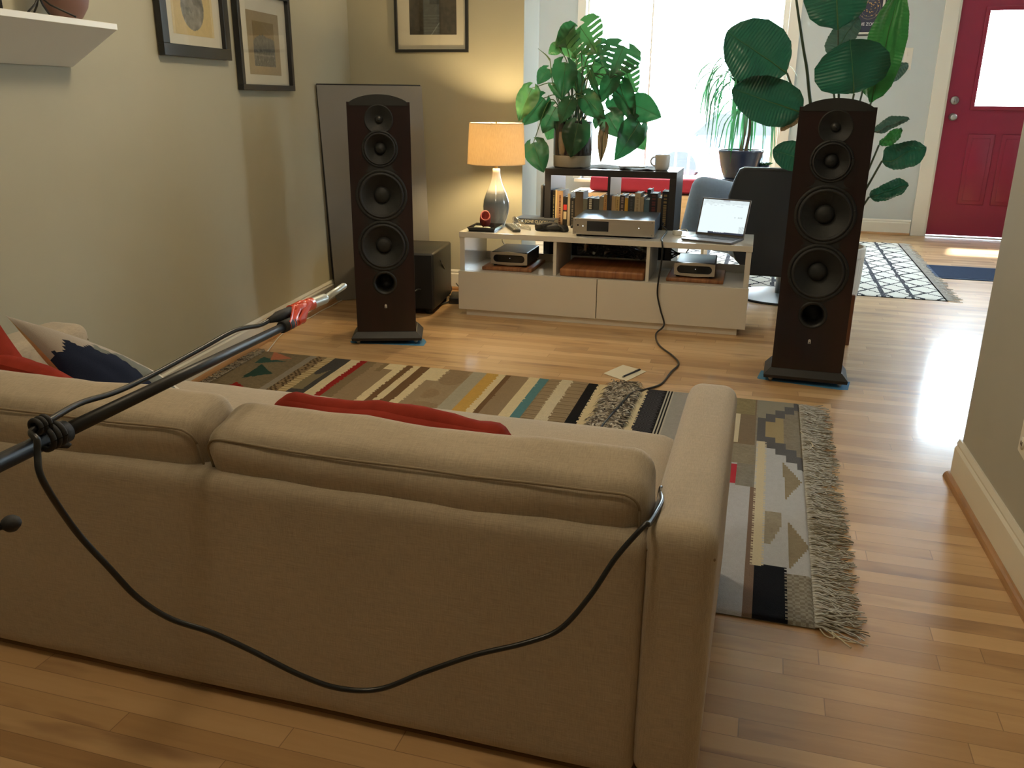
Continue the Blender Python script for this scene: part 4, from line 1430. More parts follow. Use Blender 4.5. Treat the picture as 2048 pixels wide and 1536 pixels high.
# ================================================================== WHITE BENCH
BH, BD, BWD = .476, .427, 1.6
bench = thing('tv_bench', 'long low white gloss media bench with two drawers between the loudspeakers', 'tv bench', (0, 0, 0), .013)
t = bench
SLAB = .030
ZDR = .258
G().box(0, BWD, -.004, BD, BH - SLAB, BH, bev=.0015).build('top_panel', M_WHITE, t)
for x0 in (.004, BWD - .032):
    G().box(x0, x0 + .028, .0, BD - .004, .036, BH - SLAB, bev=.001).build('side_panel', M_WHITE, t)
for x0 in (.545, 1.056):
    G().box(x0, x0 + .018, .002, BD - .01, ZDR, BH - SLAB, bev=.001).build('divider', M_WHITE, t)
G().box(.032, BWD - .032, .0, BD - .01, ZDR - .018, ZDR).build('shelf', M_WHITE, t)
G().box(.032, BWD - .032, BD - .012, BD - .006, .036, ZDR + .045).build('back_panel', M_WHITE, t)
for x0, x1 in ((.0, .797), (.801, 1.6)):
    G().box(x0, x1, -.020, -.002, .036, ZDR - .001, bev=.0015).build('drawer', M_WHITE, t)
G().box(.042, BWD - .042, -.004, BD - .03, 0, .036).build('plinth', M_WHITE, t)
TZ = BH


def on(px, py, z=TZ):
    return at(px, py, Z=z)


# hi-fi streamer / DAC
a, b_ = on(1145, 471.5), on(1308, 479)
wd = (b_ - a).length
rz = math.atan2((b_ - a).y, (b_ - a).x)
t = thing('audio_amplifier', 'wide silver audio component with a dark square display on top of the bench', 'amplifier', (a.x, a.y, TZ), rz)
hh = .088
G().box(0, wd, 0, .010, .010, .010 + hh, bev=.0015).build('front_panel', M_STEEL, t)
G().box(.004, wd - .004, .010, .40, .012, .010 + hh - .002, bev=.001).build('case', M_ALU_TOP, t)
G().box(.078, .196, -.0012, .0, .030, .084).build('display', pm('dark_display_glass', (.012, .013, .018), .08, coat=.5), t)
for x, z in ((.014, .02), (.014, .088), (wd - .014, .02), (wd - .014, .088)):
    G().cyl((x, -.0015, z), (x, .0, z), .004, n=12).build('screw', M_SILVER, t)
G().cyl((.028, -.001, .060), (.028, 0, .060), .005, n=14).build('infrared_window', M_BLACK, t)
M_LED = emit('white_led', (.9, .97, 1.0), 3.0)
for x in (.056, wd * .81):
    G().cyl((x, -.0012, .056), (x, 0, .056), .0022, n=10).build('indicator_light', M_LED, t)
for x, y in ((.03, .03), (wd - .03, .03), (.03, .36), (wd - .03, .36)):
    G().cyl((x, y, 0), (x, y, .013), .014, n=16).build('foot', M_BLACKM, t)

# the two small amplifiers on wooden boards, and the big board in the middle
def amp(label, x, y, rz, z):
    t = thing('power_amplifier', label, 'amplifier', (x, y, z), rz, 'small amplifiers in the bench')
    W_, H_ = .215, .083
    G().box(.004, W_ - .004, .012, .30, .008, H_ - .001, bev=.004).build('case', pm('black_anodised_case', (.012, .013, .016), .42, 0), t)
    fp = G()
    # face plate with a stadium-shaped opening: ring of quads between the plate edge and the slot
    n_ = 64
    def stad(k, hw, hh):
        a = 2 * PI * k / n_
        c, s_ = math.cos(a), math.sin(a)
        return ((hw - hh) * (1 if c > 1e-6 else -1 if c < -1e-6 else 0) + hh * c, hh * s_)
    def rect(k, hw, hh, r=.010):
        a = 2 * PI * k / n_
        c, s_ = math.cos(a), math.sin(a)
        m_ = max(abs(c) / hw, abs(s_) / hh)
        x_, z_ = c / m_, s_ / m_
        ix, iz = max(-hw + r, min(hw - r, x_)), max(-hh + r, min(hh - r, z_))
        d_ = math.hypot(x_ - ix, z_ - iz)
        return (ix + (x_ - ix) / d_ * min(d_, r), iz + (z_ - iz) / d_ * min(d_, r)) if d_ > 1e-6 else (x_, z_)
    cx, cz = W_ / 2, .008 + (H_ - .008) / 2
    hw, hh = W_ / 2, (H_ - .006) / 2
    slot = [stad(k, W_ * .43, .0215) for k in range(n_)]
    # match slot directions to the outline
    outer = []
    for (x_, z_) in slot:
        s_ = min(hw / max(1e-6, abs(x_)), hh / max(1e-6, abs(z_)))
        X_, Z_ = x_ * s_, z_ * s_
        r = .010
        ix, iz = max(-hw + r, min(hw - r, X_)), max(-hh + r, min(hh - r, Z_))
        d_ = math.hypot(X_ - ix, Z_ - iz)
        if d_ > r: X_, Z_ = ix + (X_ - ix) / d_ * r, iz + (Z_ - iz) / d_ * r
        outer.append((X_, Z_))
    rings = [[(cx + x_, .012, cz + z_) for x_, z_ in outer], [(cx + x_, 0, cz + z_) for x_, z_ in outer], [(cx + x_, 0, cz + z_) for x_, z_ in slot], [(cx + x_, .006, cz + z_) for x_, z_ in slot]]
    fp.loops(rings, 0, True, False, smooth=False)
    fp.build('face_plate', M_STEEL, t)
    G().prism([(x_ * .999, z_ * .999) for x_, z_ in slot], -.0065, -.0045, mat=Matrix.Translation((cx, 0, cz)) @ Matrix.Rotation(PI / 2, 4, 'X')).build('smoked_window', pm('smoked_window', (.008, .008, .009), .12, coat=.4), t)
    G().cyl((cx + .005, .0035, cz + .003), (cx + .005, .0046, cz + .003), .0016, n=10).build('indicator_light', emit('dim_led', (.8, .8, .8), 1.5), t)
    for x_, y_ in ((.02, .03), (W_ - .02, .03), (.02, .27), (W_ - .02, .27)):
        G().cyl((x_, y_, 0), (x_, y_, .010), .010, n=12).build('foot', M_BLACKM, t)
    return t
BT = .020
def board(label, x0, x1, y0, y1, z, th, rz=0, r=.008):
    c = Vector(((x0 + x1) / 2, (y0 + y1) / 2, z))
    return one(G().box(-(x1 - x0) / 2, (x1 - x0) / 2, -(y1 - y0) / 2, (y1 - y0) / 2, 0, th, bev=r, seg=3), 'wooden_board', M_BAMBOO, label, 'wooden board', c, rz)
ZS = ZDR + .0005
board('thin brown wooden board under the left small amplifier in the bench', .118, .412, .045, .375, ZS, BT, .013, .005)
board('thick butcher block board lying in the bench\'s middle compartment', .580, 1.046, .012, .385, ZS, .044, .013, .012)
board('thin brown wooden board under the right small amplifier in the bench', 1.160, 1.462, .060, .385, ZS, BT, .013, .005)
amp('small silver-faced black amplifier in the bench\'s left compartment', .163, .075, .013, ZS + BT)
amp('small silver-faced black amplifier in the bench\'s right compartment', 1.200, .085, .013, ZS + BT)

# table lamp
LMP = Vector((.12, .315, TZ))
t = thing('table_lamp', 'lit table lamp with linen drum shade and white-to-grey ceramic base', 'table lamp', LMP)
M_GLZ, nt, b = newmat('grey_dipped_glaze')
tc = N(nt, 'ShaderNodeTexCoord'); sp = N(nt, 'ShaderNodeSeparateXYZ'); nt.links.new(tc.outputs['Object'], sp.inputs[0])
n1 = N(nt, 'ShaderNodeTexNoise', Scale=22.0, Detail=3.0); nt.links.new(tc.outputs['Object'], n1.inputs['Vector'])
ma = N(nt, 'ShaderNodeMath', operation='MULTIPLY_ADD'); ma.inputs[1].default_value = .020; nt.links.new(n1.outputs['Fac'], ma.inputs[0]); nt.links.new(sp.outputs['Z'], ma.inputs[2])
rp = N(nt, 'ShaderNodeValToRGB')
rp.color_ramp.elements[0].position, rp.color_ramp.elements[0].color = 0.0, (.24, .26, .27, 1)
rp.color_ramp.elements[1].position, rp.color_ramp.elements[1].color = .62, (.80, .78, .72, 1)
for p_, c_ in ((.18, (.30, .32, .33, 1)), (.42, (.15, .18, .21, 1)), (.56, (.26, .27, .27, 1))):
    e = rp.color_ramp.elements.new(p_); e.color = c_
mm = N(nt, 'ShaderNodeMapRange'); mm.inputs['From Max'].default_value = .35; nt.links.new(ma.outputs[0], mm.inputs['Value'])
nt.links.new(mm.outputs[0], rp.inputs['Fac']); nt.links.new(rp.outputs[0], b.inputs['Base Color'])
b.inputs['Roughness'].default_value = .12; b.inputs['Coat Weight'].default_value = .5
prof = [(0, 0), (.048, 0), (.053, .006), (.060, .03), (.074, .075), (.078, .110), (.074, .145), (.060, .185), (.044, .220), (.032, .250), (.025, .280), (.022, .305), (.0215, .325), (.018, .328), (0, .328)]
G().lathe(prof, 48).build('lamp_base', M_GLZ, t)
G().cyl((0, 0, .327), (0, 0, .36), .010, n=14).cyl((0, 0, .35), (0, 0, .40), .017, n=16).build('lamp_neck', pm('brass', (.6, .42, .18), .3, .9), t)
G().lathe([(0, .40), (.012, .402), (.018, .42), (.03, .445), (.033, .47), (.025, .495), (0, .507)], 24).build('light_bulb', emit('warm_bulb', (1, .74, .38), 480.0), t)
zb0, zb1 = .352, .578
sh = G().lathe([(.168, zb0), (.1555, zb1)], 64)
sh.lathe([(.1665, zb0), (.1540, zb1)][::-1], 64)
so = sh.build('lamp_shade', M_SHADE, t)
for r, z in ((.1675, zb0), (.155, zb1)):
    G().tube([(r * math.cos(a * PI / 24), r * math.sin(a * PI / 24), z) for a in range(49)], .0022, 6, caps=False).build('shade_trim', pm('shade_trim', (.62, .50, .34), .8), so)
g = G()
for a in (0, 2 * PI / 3, 4 * PI / 3):
    g.tube([(.0, 0, zb1 - .012), (.153 * math.cos(a), .153 * math.sin(a), zb1 - .002)], .0016, 6)
g.cyl((0, 0, zb1 - .02), (0, 0, zb1 + .012), .006, .003, n=12)
g.build('shade_holder', pm('brass', (.6, .42, .18), .3, .9), t)

# tray with objects
pts = [on(944, 461), on(993, 463), on(1008, 448), on(958, 444)]
c = Vector((.118, .120, TZ))
TW, TD = .150, .185
TRZ = .05
t = thing('tray', 'small black square dish tray at the left end of the bench', 'tray', c, TRZ)
g = G()
g.box(-TW / 2, TW / 2, -TD / 2, TD / 2, 0, .004)
for s_ in (-1, 1):
    rings = []
    g.add([(s_ * TW / 2 * .94, -TD / 2 * .94, .0), (s_ * TW / 2 * .94, TD / 2 * .94, .0), (s_ * (TW / 2 + .008), TD / 2 + .008, .024), (s_ * (TW / 2 + .008), -TD / 2 - .008, .024),
           (s_ * (TW / 2 * .90), -TD / 2 * .90, .004), (s_ * (TW / 2 * .90), TD / 2 * .90, .004), (s_ * (TW / 2 + .004), TD / 2 + .004, .024), (s_ * (TW / 2 + .004), -TD / 2 - .004, .024)],
          [(0, 1, 2, 3), (7, 6, 5, 4), (3, 2, 6, 7)], 0, False)
    g.add([(-TW / 2 * .94, s_ * TD / 2 * .94, 0), (TW / 2 * .94, s_ * TD / 2 * .94, 0), (TW / 2 + .008, s_ * (TD / 2 + .008), .024), (-TW / 2 - .008, s_ * (TD / 2 + .008), .024),
           (-TW / 2 * .90, s_ * TD / 2 * .90, .004), (TW / 2 * .90, s_ * TD / 2 * .90, .004), (TW / 2 + .004, s_ * (TD / 2 + .004), .024), (-TW / 2 - .004, s_ * (TD / 2 + .004), .024)],
          [(0, 1, 2, 3), (7, 6, 5, 4), (3, 2, 6, 7)], 0, False)
g.build('dish', pm('black_lacquer', (.012, .012, .012), .18, coat=.6), t)
# red cup-shaped object with a tilted round mouth
cc = Vector((.095, .185, TZ + .0045))
g = G()
rings = []
prof = [(.002, .0), (.020, .001), (.028, .010), (.032, .030), (.032, .048), (.030, .060), (.027, .066), (.022, .064), (.020, .052), (.017, .040), (.006, .034)]
for r, z in prof:
    k = max(0, (z - .02)) / .046
    rings.append([(r * math.cos(2 * PI * i / 28), r * math.sin(2 * PI * i / 28) - .002 - .018 * k * k, z + .004 + r * math.sin(2 * PI * i / 28) * .95 * k) for i in range(28)])
g.loops(rings, 0, True, True)
one(g, 'candle_holder', pm('brick_red_silicone', (.30, .045, .035), .6, var=.08), 'brick red egg-shaped holder with a tilted round mouth, standing in the black tray', 'candle holder', cc, .3)
for (x, y, r, lab) in ((.088, .078, .022, 'pale green-grey pebble in the black tray, left of the other'), (.140, .070, .019, 'small pale stone at the front right of the black tray')):
    g = G()
    cushion(g, r * 1.1, r * .85, r * .5, r * .45, 0, n=8, wr=.002, seed=x * 50)
    one(g, 'pebble', pm('pale_stone', (.42, .42, .33), .8, var=.25, vscale=80, bump=.3), lab, 'stone', (x, y, TZ + .0045 + r * .5))

# remote control
a, b_ = Vector((.205, .285, TZ)), Vector((.318, .075, TZ))
d_ = (b_ - a)
t = thing('remote_control', 'dark grey remote control lying beside the black tray', 'remote control', (a + b_) / 2 , math.atan2(d_.y, d_.x) - PI / 2)
L = d_.length
g = G(); cushion(g, .023, L / 2, .009, .0085, 0, n=14, mat=Matrix.Translation((0, 0, .0095))); g.build('remote_body', pm('dark_grey_plastic', (.035, .038, .036), .4, var=.1), t)
g = G()
for i in range(3):
    for j in range(9):
        G().box(-.0155 + i * .012, -.0155 + i * .012 + .007, -L / 2 + .02 + j * .0215, -L / 2 + .02 + j * .0215 + .009, .0180, .0200, bev=.001).build('button', pm('grey_button', (.16, .17, .15), .5), t)

# hardback book lying flat
a, b_ = on(1027, 445), on(1108, 450.5)
a = Vector((.190, .300, TZ)); 
a = on(1028, 447); b_ = on(1108, 452)
rz = math.atan2((b_ - a).y, (b_ - a).x)
wd = (b_ - a).length
t = thing('hardback_book', 'dark grey hardback lying flat between the lamp and the silver audio component', 'book', (a.x, a.y, TZ), rz)
DP = .165
M_DGREY = pm('dark_slate_cloth', (.035, .042, .055), .85, var=.08, bump=.2)
G().box(0, wd, 0, .0025, 0, .034).box(0, wd, 0, DP, 0, .0025).box(0, wd, 0, DP, .0315, .034).build('cover', M_DGREY, t)
G().box(.003, wd - .003, .003, DP - .004, .0028, .0312).build('page_block', M_PAPER, t)
text_mesh('lettering', 'THE BONE CLOCKS', .0235, pm('pale_gold_ink', (.55, .50, .36), .5), t, Matrix.Translation((wd * .47, -.0006, .018)) @ RX @ Matrix.Diagonal((.92, 1, 1, 1)))
# clear plastic bag scrap
M_CLEAR, nt, b = newmat('clear_plastic_film')
nt.nodes.remove(b)
tr_ = N(nt, 'ShaderNodeBsdfTransparent'); tr_.inputs['Color'].default_value = (.93, .93, .9, 1)
gl_ = N(nt, 'ShaderNodeBsdfGlossy'); gl_.inputs['Roughness'].default_value = .12
nzx = N(nt, 'ShaderNodeTexNoise', Scale=60.0); nt.links.new(coords(nt), nzx.inputs['Vector'])
bpx = N(nt, 'ShaderNodeBump', Strength=.6, Distance=.004); nt.links.new(nzx.outputs['Fac'], bpx.inputs['Height']); nt.links.new(bpx.outputs[0], gl_.inputs['Normal'])
mx_ = N(nt, 'ShaderNodeMixShader'); mx_.inputs[0].default_value = .32
nt.links.new(tr_.outputs[0], mx_.inputs[1]); nt.links.new(gl_.outputs[0], mx_.inputs[2]); nt.links.new(mx_.outputs[0], nt.nodes['Material Output'].inputs['Surface'])
def crumple(name, label, cat, pts, hw, hz, matl, seed, n=14, m_=8, base_z=TZ):
    """a crumpled sheet tube following pts"""
    P = smooth_path(pts, 4)
    rings = []
    for k, p in enumerate(P):
        u = k / (len(P) - 1)
        w_ = hw * (.35 + .9 * math.sin(PI * min(1, u * 1.0 + .08)) ** .6)
        ring = []
        for i in range(n):
            a = 2 * PI * i / n
            nn = 1 + .45 * noise.noise(Vector((math.cos(a) * 2 + seed, math.sin(a) * 2, u * 6 + seed)))
            q = Vector((p.x + w_ * math.cos(a) * nn, p.y + w_ * .5 * math.cos(a * 2 + u * 5) * .6, p.z + hz * (math.sin(a) * nn)))
            q.z = max(q.z, base_z + .001)
            ring.append(tuple(q))
        rings.append(ring)
    g = G(); g.loops(rings, 0, True, True)
    c = sum((Vector(p) for p in pts), Vector()) / len(pts); c.z = base_z
    return one(g, name, matl, label, cat, c, world=True)
crumple('plastic_bag', 'crumpled clear plastic bag leaning on the flat hardback', 'plastic bag', [(.245, .285, TZ + .045), (.275, .255, TZ + .028), (.315, .215, TZ + .014), (.365, .170, TZ + .008)], .024, .016, M_CLEAR, 3)
crumple('fabric_pouch', 'crumpled small black pouch on the bench, left of the silver audio component', 'pouch', [(.425, .165, TZ + .016), (.47, .20, TZ + .026), (.52, .17, TZ + .020), (.575, .19, TZ + .010)], .040, .024, pm('black_ripstop', (.010, .010, .012), .6, bump=.4, bscale=200), 9)
g = G()
g.tube(smooth_path([(.565, .345, TZ + .006), (.585, .355, TZ + .012), (.605, .345, TZ + .014), (.62, .350, TZ + .006)], 5), .008, 10, rad=None)
g.cyl((.612, .345, TZ + .012), (.625, .352, TZ + .014), .013, n=12)
one(g, 'cable_adapter', M_BLACK, 'tiny black cable adapter between the pouch and the silver audio component', 'adapter', (.595, .35, TZ), world=True)

# laptop
hl, hr = on(1388, 463), on(1490, 474)
fl_, frr = on(1360, 481), on(1461, 491)
hl = Vector((1.268, .255, TZ)); 
fl_ = on(1362, 480.5); frr = on(1461, 490.5)
wl = (frr - fl_).length
rz = math.atan2((frr - fl_).y, (frr - fl_).x)
LD = .205
t = thing('laptop', 'open grey laptop with a bright white screen at the right end of the bench', 'laptop', (fl_.x, fl_.y, TZ), rz)
M_LAP = pm('space_grey_aluminium', (.16, .15, .16), .38, metal=.8, var=.04)
G().box(0, wl, 0, LD, .001, .011, bev=.002).build('laptop_base', M_LAP, t)
kb = G()
G().box(.014, wl - .014, LD * .42, LD * .93, .0105, .0114).build('keyboard_well', M_BLACK, t)
for r in range(5):
    for k in range(13):
        x0 = .017 + k * (wl - .034) / 13
        y0 = LD * .44 + r * LD * .095
        if r == 0 and 3 <= k <= 8:
            if k == 3:
                G().box(x0, x0 + 6 * (wl - .034) / 13 - .002, y0, y0 + LD * .08, .0114, .0125).build('key', M_BLACK, t)
            continue
        G().box(x0, x0 + (wl - .034) / 13 - .002, y0, y0 + LD * .08, .0114, .0125).build('key', M_BLACK, t)
G().box(wl * .34, wl * .66, LD * .05, LD * .36, .0108, .0113).build('trackpad', M_LAP, t)
TL = Matrix.Translation((0, LD - .004, .011)) @ Matrix.Rotation(math.radians(-20), 4, 'X')     # lid, local z up
SHh = .205
G().box(0, wl, 0, .005, 0, SHh, bev=.0015, mat=TL).build('screen_lid', M_LAP, t)
so = G().box(.003, wl - .003, -.0008, .0, .003, SHh - .003, mat=TL).build('screen_bezel', M_BLACK, t)
def screen_fn(x, y):
    u, v = x / wl, y / SHh
    if v < .10: return (.02, .03, .06) if u > .24 else (.75, .9, .95)
    if v > .93 and .44 < u < .58: return (.45, .5, .55)
    k = 1.0
    if v > .86: k = .86
    if v > .80 and int(v * 90) % 3 == 0 and hsh(int(u * 22), int(v * 90)) > .6: k = .72
    if .72 < u < .9 and .50 < v < .53 and hsh(int(u * 60), 2) > .4: k = .6
    if u > .86 and v < .28: k = .84 if (int(v * 100) + int(u * 100)) % 7 else .6
    if u < .05: k = .9
    return (k * .86, k * .98, k)
M_SCR, nt, b = newmat('laptop_screen_pixels')
at_ = N(nt, 'ShaderNodeAttribute', attribute_name='pattern')
b.inputs['Base Color'].default_value = (.01, .01, .01, 1)
nt.links.new(at_.outputs['Color'], b.inputs['Emission Color']); b.inputs['Emission Strength'].default_value = 1.0
b.inputs['Roughness'].default_value = .15
grid_pattern('screen_picture', 110, 80, .008, wl - .008, .012, SHh - .008, screen_fn, M_SCR, so, mat=TL @ Matrix.Translation((0, -.0012, 0)) @ RX)
g = G()
for k in range(7):
    g.box(wl * (.36 + k * .032), wl * (.36 + k * .032) + .004, -.002, -.0014, .018, .022, mat=TL)
g.build('taskbar_icon', emit('taskbar_icon', (.8, .9, 1), 1.0), so)['kind'] = 'stuff'
# charger and white cable
g = G()
g.box(-.022, .022, -.022, .022, 0, .026, bev=.005)
one(g, 'phone_charger', M_CERWHITE, 'small white plug-in charger cube beside the laptop\'s screen', 'charger', (1.185, .285, TZ), .5)
g = G()
pp = [(1.215, .30, TZ + .006), (1.235, .33, TZ + .02), (1.215, .37, TZ + .022), (1.185, .34, TZ + .016), (1.20, .29, TZ + .012), (1.235, .25, TZ + .005), (1.25, .22, TZ + .004), (1.22, .20, TZ + .004)]
g.tube(smooth_path(pp, 6), .0022, 8)
one(g, 'charging_cable', M_CERWHITE, 'looped white charging cable beside the laptop', 'cable', (1.22, .28, TZ), world=True)

# ================================================================== BLACK BOOKSHELF BEHIND THE BENCH
KX0, KX1, KY, KD, KH = .371, 1.142, .475, .39, .800
t = thing('bookshelf', 'black-brown open cube bookshelf standing behind the white bench', 'bookshelf', (KX0, KY, 0))
Wk = KX1 - KX0
P = .038
for x in (0, Wk - P):
    G().box(x, x + P, 0, KD, 0, KH - P, bev=.0008).build('side_panel', M_ESPRESSO, t)
G().box(0, Wk, 0, KD, KH - P, KH, bev=.0008).build('top_panel', M_ESPRESSO, t)
G().box(P, Wk - P, 0, KD, 0, P, bev=.0008).build('bottom_panel', M_ESPRESSO, t)
for z0, z1 in ((P, .395), (.411, KH - P)):
    G().box(Wk / 2 - .008, Wk / 2 + .008, 0, KD, z0, z1).build('divider', M_ESPRESSO, t)
G().box(P, Wk - P, 0, KD, .395, .411).build('shelf', M_ESPRESSO, t)

for k, lab in enumerate(('black fabric storage box in the bookshelf\'s lower left cubby', 'black fabric storage box in the bookshelf\'s lower right cubby')):
    xa = P + .006 + k * (Wk / 2 - .030)
    tb = thing('storage_box', lab, 'storage box', (KX0 + xa, KY + .02, P + .0005), group='storage boxes')
    G().box(0, .325, 0, .33, 0, .325, bev=.006).build('box_body', pm('black_box_fabric', (.012, .012, .014), .9, var=.2, bump=.3, bscale=900), tb)
    G().tube([(.12, -.002, .24), (.13, -.008, .22), (.195, -.008, .22), (.205, -.002, .24)], .004, 8).build('handle', M_BLACK, tb)

# books
def book(label, x0, w_, h_, dcol, lean=0.0, y=.012, dep=.155, mark=None, z0=.4112, grp='books in the black bookshelf'):
    t = thing('book', label, 'book', (x0, KY + y, z0), group=grp, rot=(0, lean, 0))
    key = 'book_cover_%d_%d_%d' % tuple(int(c * 255) for c in dcol[:3])
    M = pm(key, dcol, .55, var=.06, spec=.4)
    G().box(0, .0016, 0, dep, 0, h_).box(w_ - .0016, w_, 0, dep, 0, h_).box(.0016, w_ - .0016, 0, .0016, 0, h_).build('cover', M, t)
    G().box(.0018, w_ - .0018, .0018, dep - .003, .002, h_ - .004).build('page_block', M_PAPER, t)
    if mark:
        kind, mc = mark
        mm = pm('spine_ink_%d_%d_%d' % tuple(int(c * 255) for c in mc[:3]), mc, .6, var=.1)
        g = G()
        if kind == 'line':      # vertical lettering, as little unequal strokes
            z = h_ * .12
            r_ = random.Random(int(x0 * 1e4))
            while z < h_ * .9:
                l = r_.uniform(.004, .010)
                g.box(w_ * .34, w_ * .66, -.0004, 0, z, z + l)
                z += l + r_.choice((.0018, .0018, .006))
        elif kind == 'big':
            z = h_ * .08
            r_ = random.Random(int(x0 * 1e4))
            while z < h_ * .94:
                l = r_.uniform(.006, .012)
                g.box(w_ * .28, w_ * .74, -.0004, 0, z, z + l)
                z += l + r_.choice((.003, .003, .009))
        elif kind == 'label':
            g.box(w_ * .15, w_ * .85, -.0005, 0, h_ * .42, h_ * .62)
        g.build('spine_lettering', mm, t)
    return t
BK = [  # x0 px, x1 px (in the shelf detail), top px, colour, label, mark
    (160, 199, 425, srgb(24, 22, 20), 'black book with cream lettering, leftmost in the left cubby', ('line', srgb(200, 180, 130))),
    (201, 223, 420, srgb(206, 180, 132), 'thin cream book squeezed beside the leftmost black book', None),
    (225, 305, 430, srgb(176, 140, 104), 'thick tan book with brown lettering in the left cubby', ('line', srgb(96, 56, 40))),
    (307, 368, 512, srgb(20, 18, 20), 'black book with a red and cream label in the left cubby', ('label', srgb(196, 176, 140))),
    (370, 404, 465, srgb(176, 158, 132), 'narrow pale beige book right of the red-labelled black one', None),
    (406, 468, 525, srgb(22, 20, 22), 'short plain black book left of the thick brown book', ('line', srgb(90, 84, 76))),
    (471, 581, 435, srgb(72, 60, 46), 'thickest book of the left cubby, dark brown', None),
    (583, 640, 530, srgb(84, 84, 74), 'short grey-green book right of the thickest brown book', None),
    (642, 722, 515, srgb(38, 36, 36), 'black book with pale lettering in the middle of the left cubby', ('big', srgb(180, 172, 156))),
    (724, 800, 520, srgb(60, 62, 62), 'dark grey book with a small pale label in the left cubby', ('label', srgb(150, 146, 136))),
    (802, 858, 492, srgb(124, 116, 98), 'grey-beige book second from the divider in the left cubby', None),
    (861, 908, 460, srgb(184, 142, 88), 'warm tan book touching the divider in the left cubby', ('line', srgb(140, 96, 56))),
    (972, 1021, 530, srgb(186, 154, 108), 'light tan book touching the divider in the right cubby', None),
    (1023, 1080, 530, srgb(190, 158, 100), 'golden tan book second from the divider in the right cubby', ('line', srgb(150, 118, 70))),
    (1082, 1150, 515, srgb(66, 54, 50), 'dark brown book with pale capitals in the right cubby', ('big', srgb(150, 130, 120))),
    (1152, 1196, 548, srgb(206, 158, 56), 'short mustard yellow book in the right cubby', None),
    (1199, 1284, 520, srgb(56, 58, 60), 'thick charcoal book in the middle of the right cubby', ('line', srgb(74, 76, 78))),
    (1286, 1364, 475, srgb(176, 158, 128), 'thick beige book in the middle of the right cubby', ('line', srgb(150, 130, 100))),
    (1366, 1412, 525, srgb(160, 142, 118), 'narrow sand-coloured book left of the blue-grey one', None),
    (1418, 1488, 560, srgb(74, 98, 112), 'short blue-grey book with a pale emblem in the right cubby', ('label', srgb(176, 196, 200))),
    (1491, 1596, 472, srgb(30, 24, 28), 'thick black book with dull red lettering in the right cubby', ('big', srgb(88, 34, 34))),
    (1599, 1648, 530, srgb(104, 88, 72), 'grey-brown book left of the last black book', None),
    (1655, 1786, 440, srgb(22, 24, 32), 'large black book with gold lettering, last in the right cubby', ('big', srgb(124, 104, 66)))]
for (a, b_, top, c_, lab, mk) in BK:
    x0 = at(1080 + a / 6.827, 410, Y=KY).x + .0004
    x1 = at(1080 + b_ / 6.827, 410, Y=KY).x
    x0 = max(x0, KX0 + P + .0005)
    if b_ < 930: x1 = min(x1, KX0 + Wk / 2 - .0085)
    x1 = min(x1, KX1 - P - .0006)
    zt_ = at(1350 if a > 950 else 1150, 320 + top / 6.827, Y=KY).z
    zt_ += (0 if True else 0)
    tb = book(lab, x0, x1 - x0, zt_ - .4112, c_, mark=mk, dep=.15 + .02 * (hash(lab[:3]) % 3) / 3)
    if 'red and cream' in lab:
        G().box((x1 - x0) * .12, (x1 - x0) * .88, -.0006, 0, (zt_ - .4112) * .66, (zt_ - .4112) * .80).build('spine_label', pm('red_spine_label', srgb(196, 48, 40), .5), tb)
book('tall dark book standing behind the blue-grey book in the right cubby', at(1080 + 1462 / 6.827, 400, Y=KY + .20).x, .022, .270, srgb(40, 42, 46), y=.19, dep=.12)

# things on top of the bookshelf
ZK = KH
g = G()
NXr, NYr = 30, 16
V, F = [], []
x0, x1, y0_, y1_ = KX0 + .16, KX1 - .13, KY + .05, KY + .36
for j in range(NYr + 1):
    for i in range(NXr + 1):
        u, v = i / NXr, j / NYr
        z = ZK + .0015 + .010 * max(0, noise.noise(Vector((u * 4, v * 2.5, 2)))) + .006 * max(0, math.sin(u * 22 + v * 3)) * (v < .4)
        V.append((x0 + (x1 - x0) * u, y0_ + (y1_ - y0_) * v + .02 * math.sin(u * 5), z))
for j in range(NYr):
    for i in range(NXr):
        a_ = j * (NXr + 1) + i
        F.append((a_, a_ + 1, a_ + NXr + 2, a_ + NXr + 1))
g.add(V, F, 0, True)
n_ = len(g.v)
g.add([(x, y, z - .0012) for x, y, z in V], [f[::-1] for f in F], 0, True)
for i in range(24):
    xx = x0 + (x1 - x0) * (i + .5) / 24
one(g, 'table_runner', pm('grey_woven_runner', (.20, .20, .19), .9, var=.35, vscale=70, bump=.4), 'rumpled grey woven runner on top of the black bookshelf', 'table runner', ((x0 + x1) / 2, (y0_ + y1_) / 2, ZK), world=True)
mp = at(1322, 336, Z=ZK)
mp = Vector((KX1 - .098, KY + .10, ZK))
t = thing('mug', 'cream mug standing at the right end of the black bookshelf top', 'mug', mp, .0)
G().lathe([(0, 0), (.030, 0), (.037, .006), (.041, .020), (.0435, .085), (.0425, .087), (.0405, .083), (.038, .022), (.033, .009), (0, .008)], 40).build('mug_body', pm('cream_stoneware', (.62, .59, .54), .35, var=.05), t)
hp = []
for k in range(11):
    a_ = PI / 2 + PI * k / 10
    hp.append((-.040 + .027 * math.cos(a_), 0, .050 + .025 * math.sin(a_)))
G().tube(hp, .0045, 10).build('handle', pm('cream_stoneware', (.62, .59, .54), .35, var=.05), t)
one(G().box(-.075, .075, -.037, .037, 0, .009, bev=.003), 'mobile_phone', pm('pale_phone_glass', (.35, .40, .45), .08, coat=1.0), 'mobile phone lying on the grey runner', 'phone', (KX0 + .50, KY + .10, ZK + .013), .1)
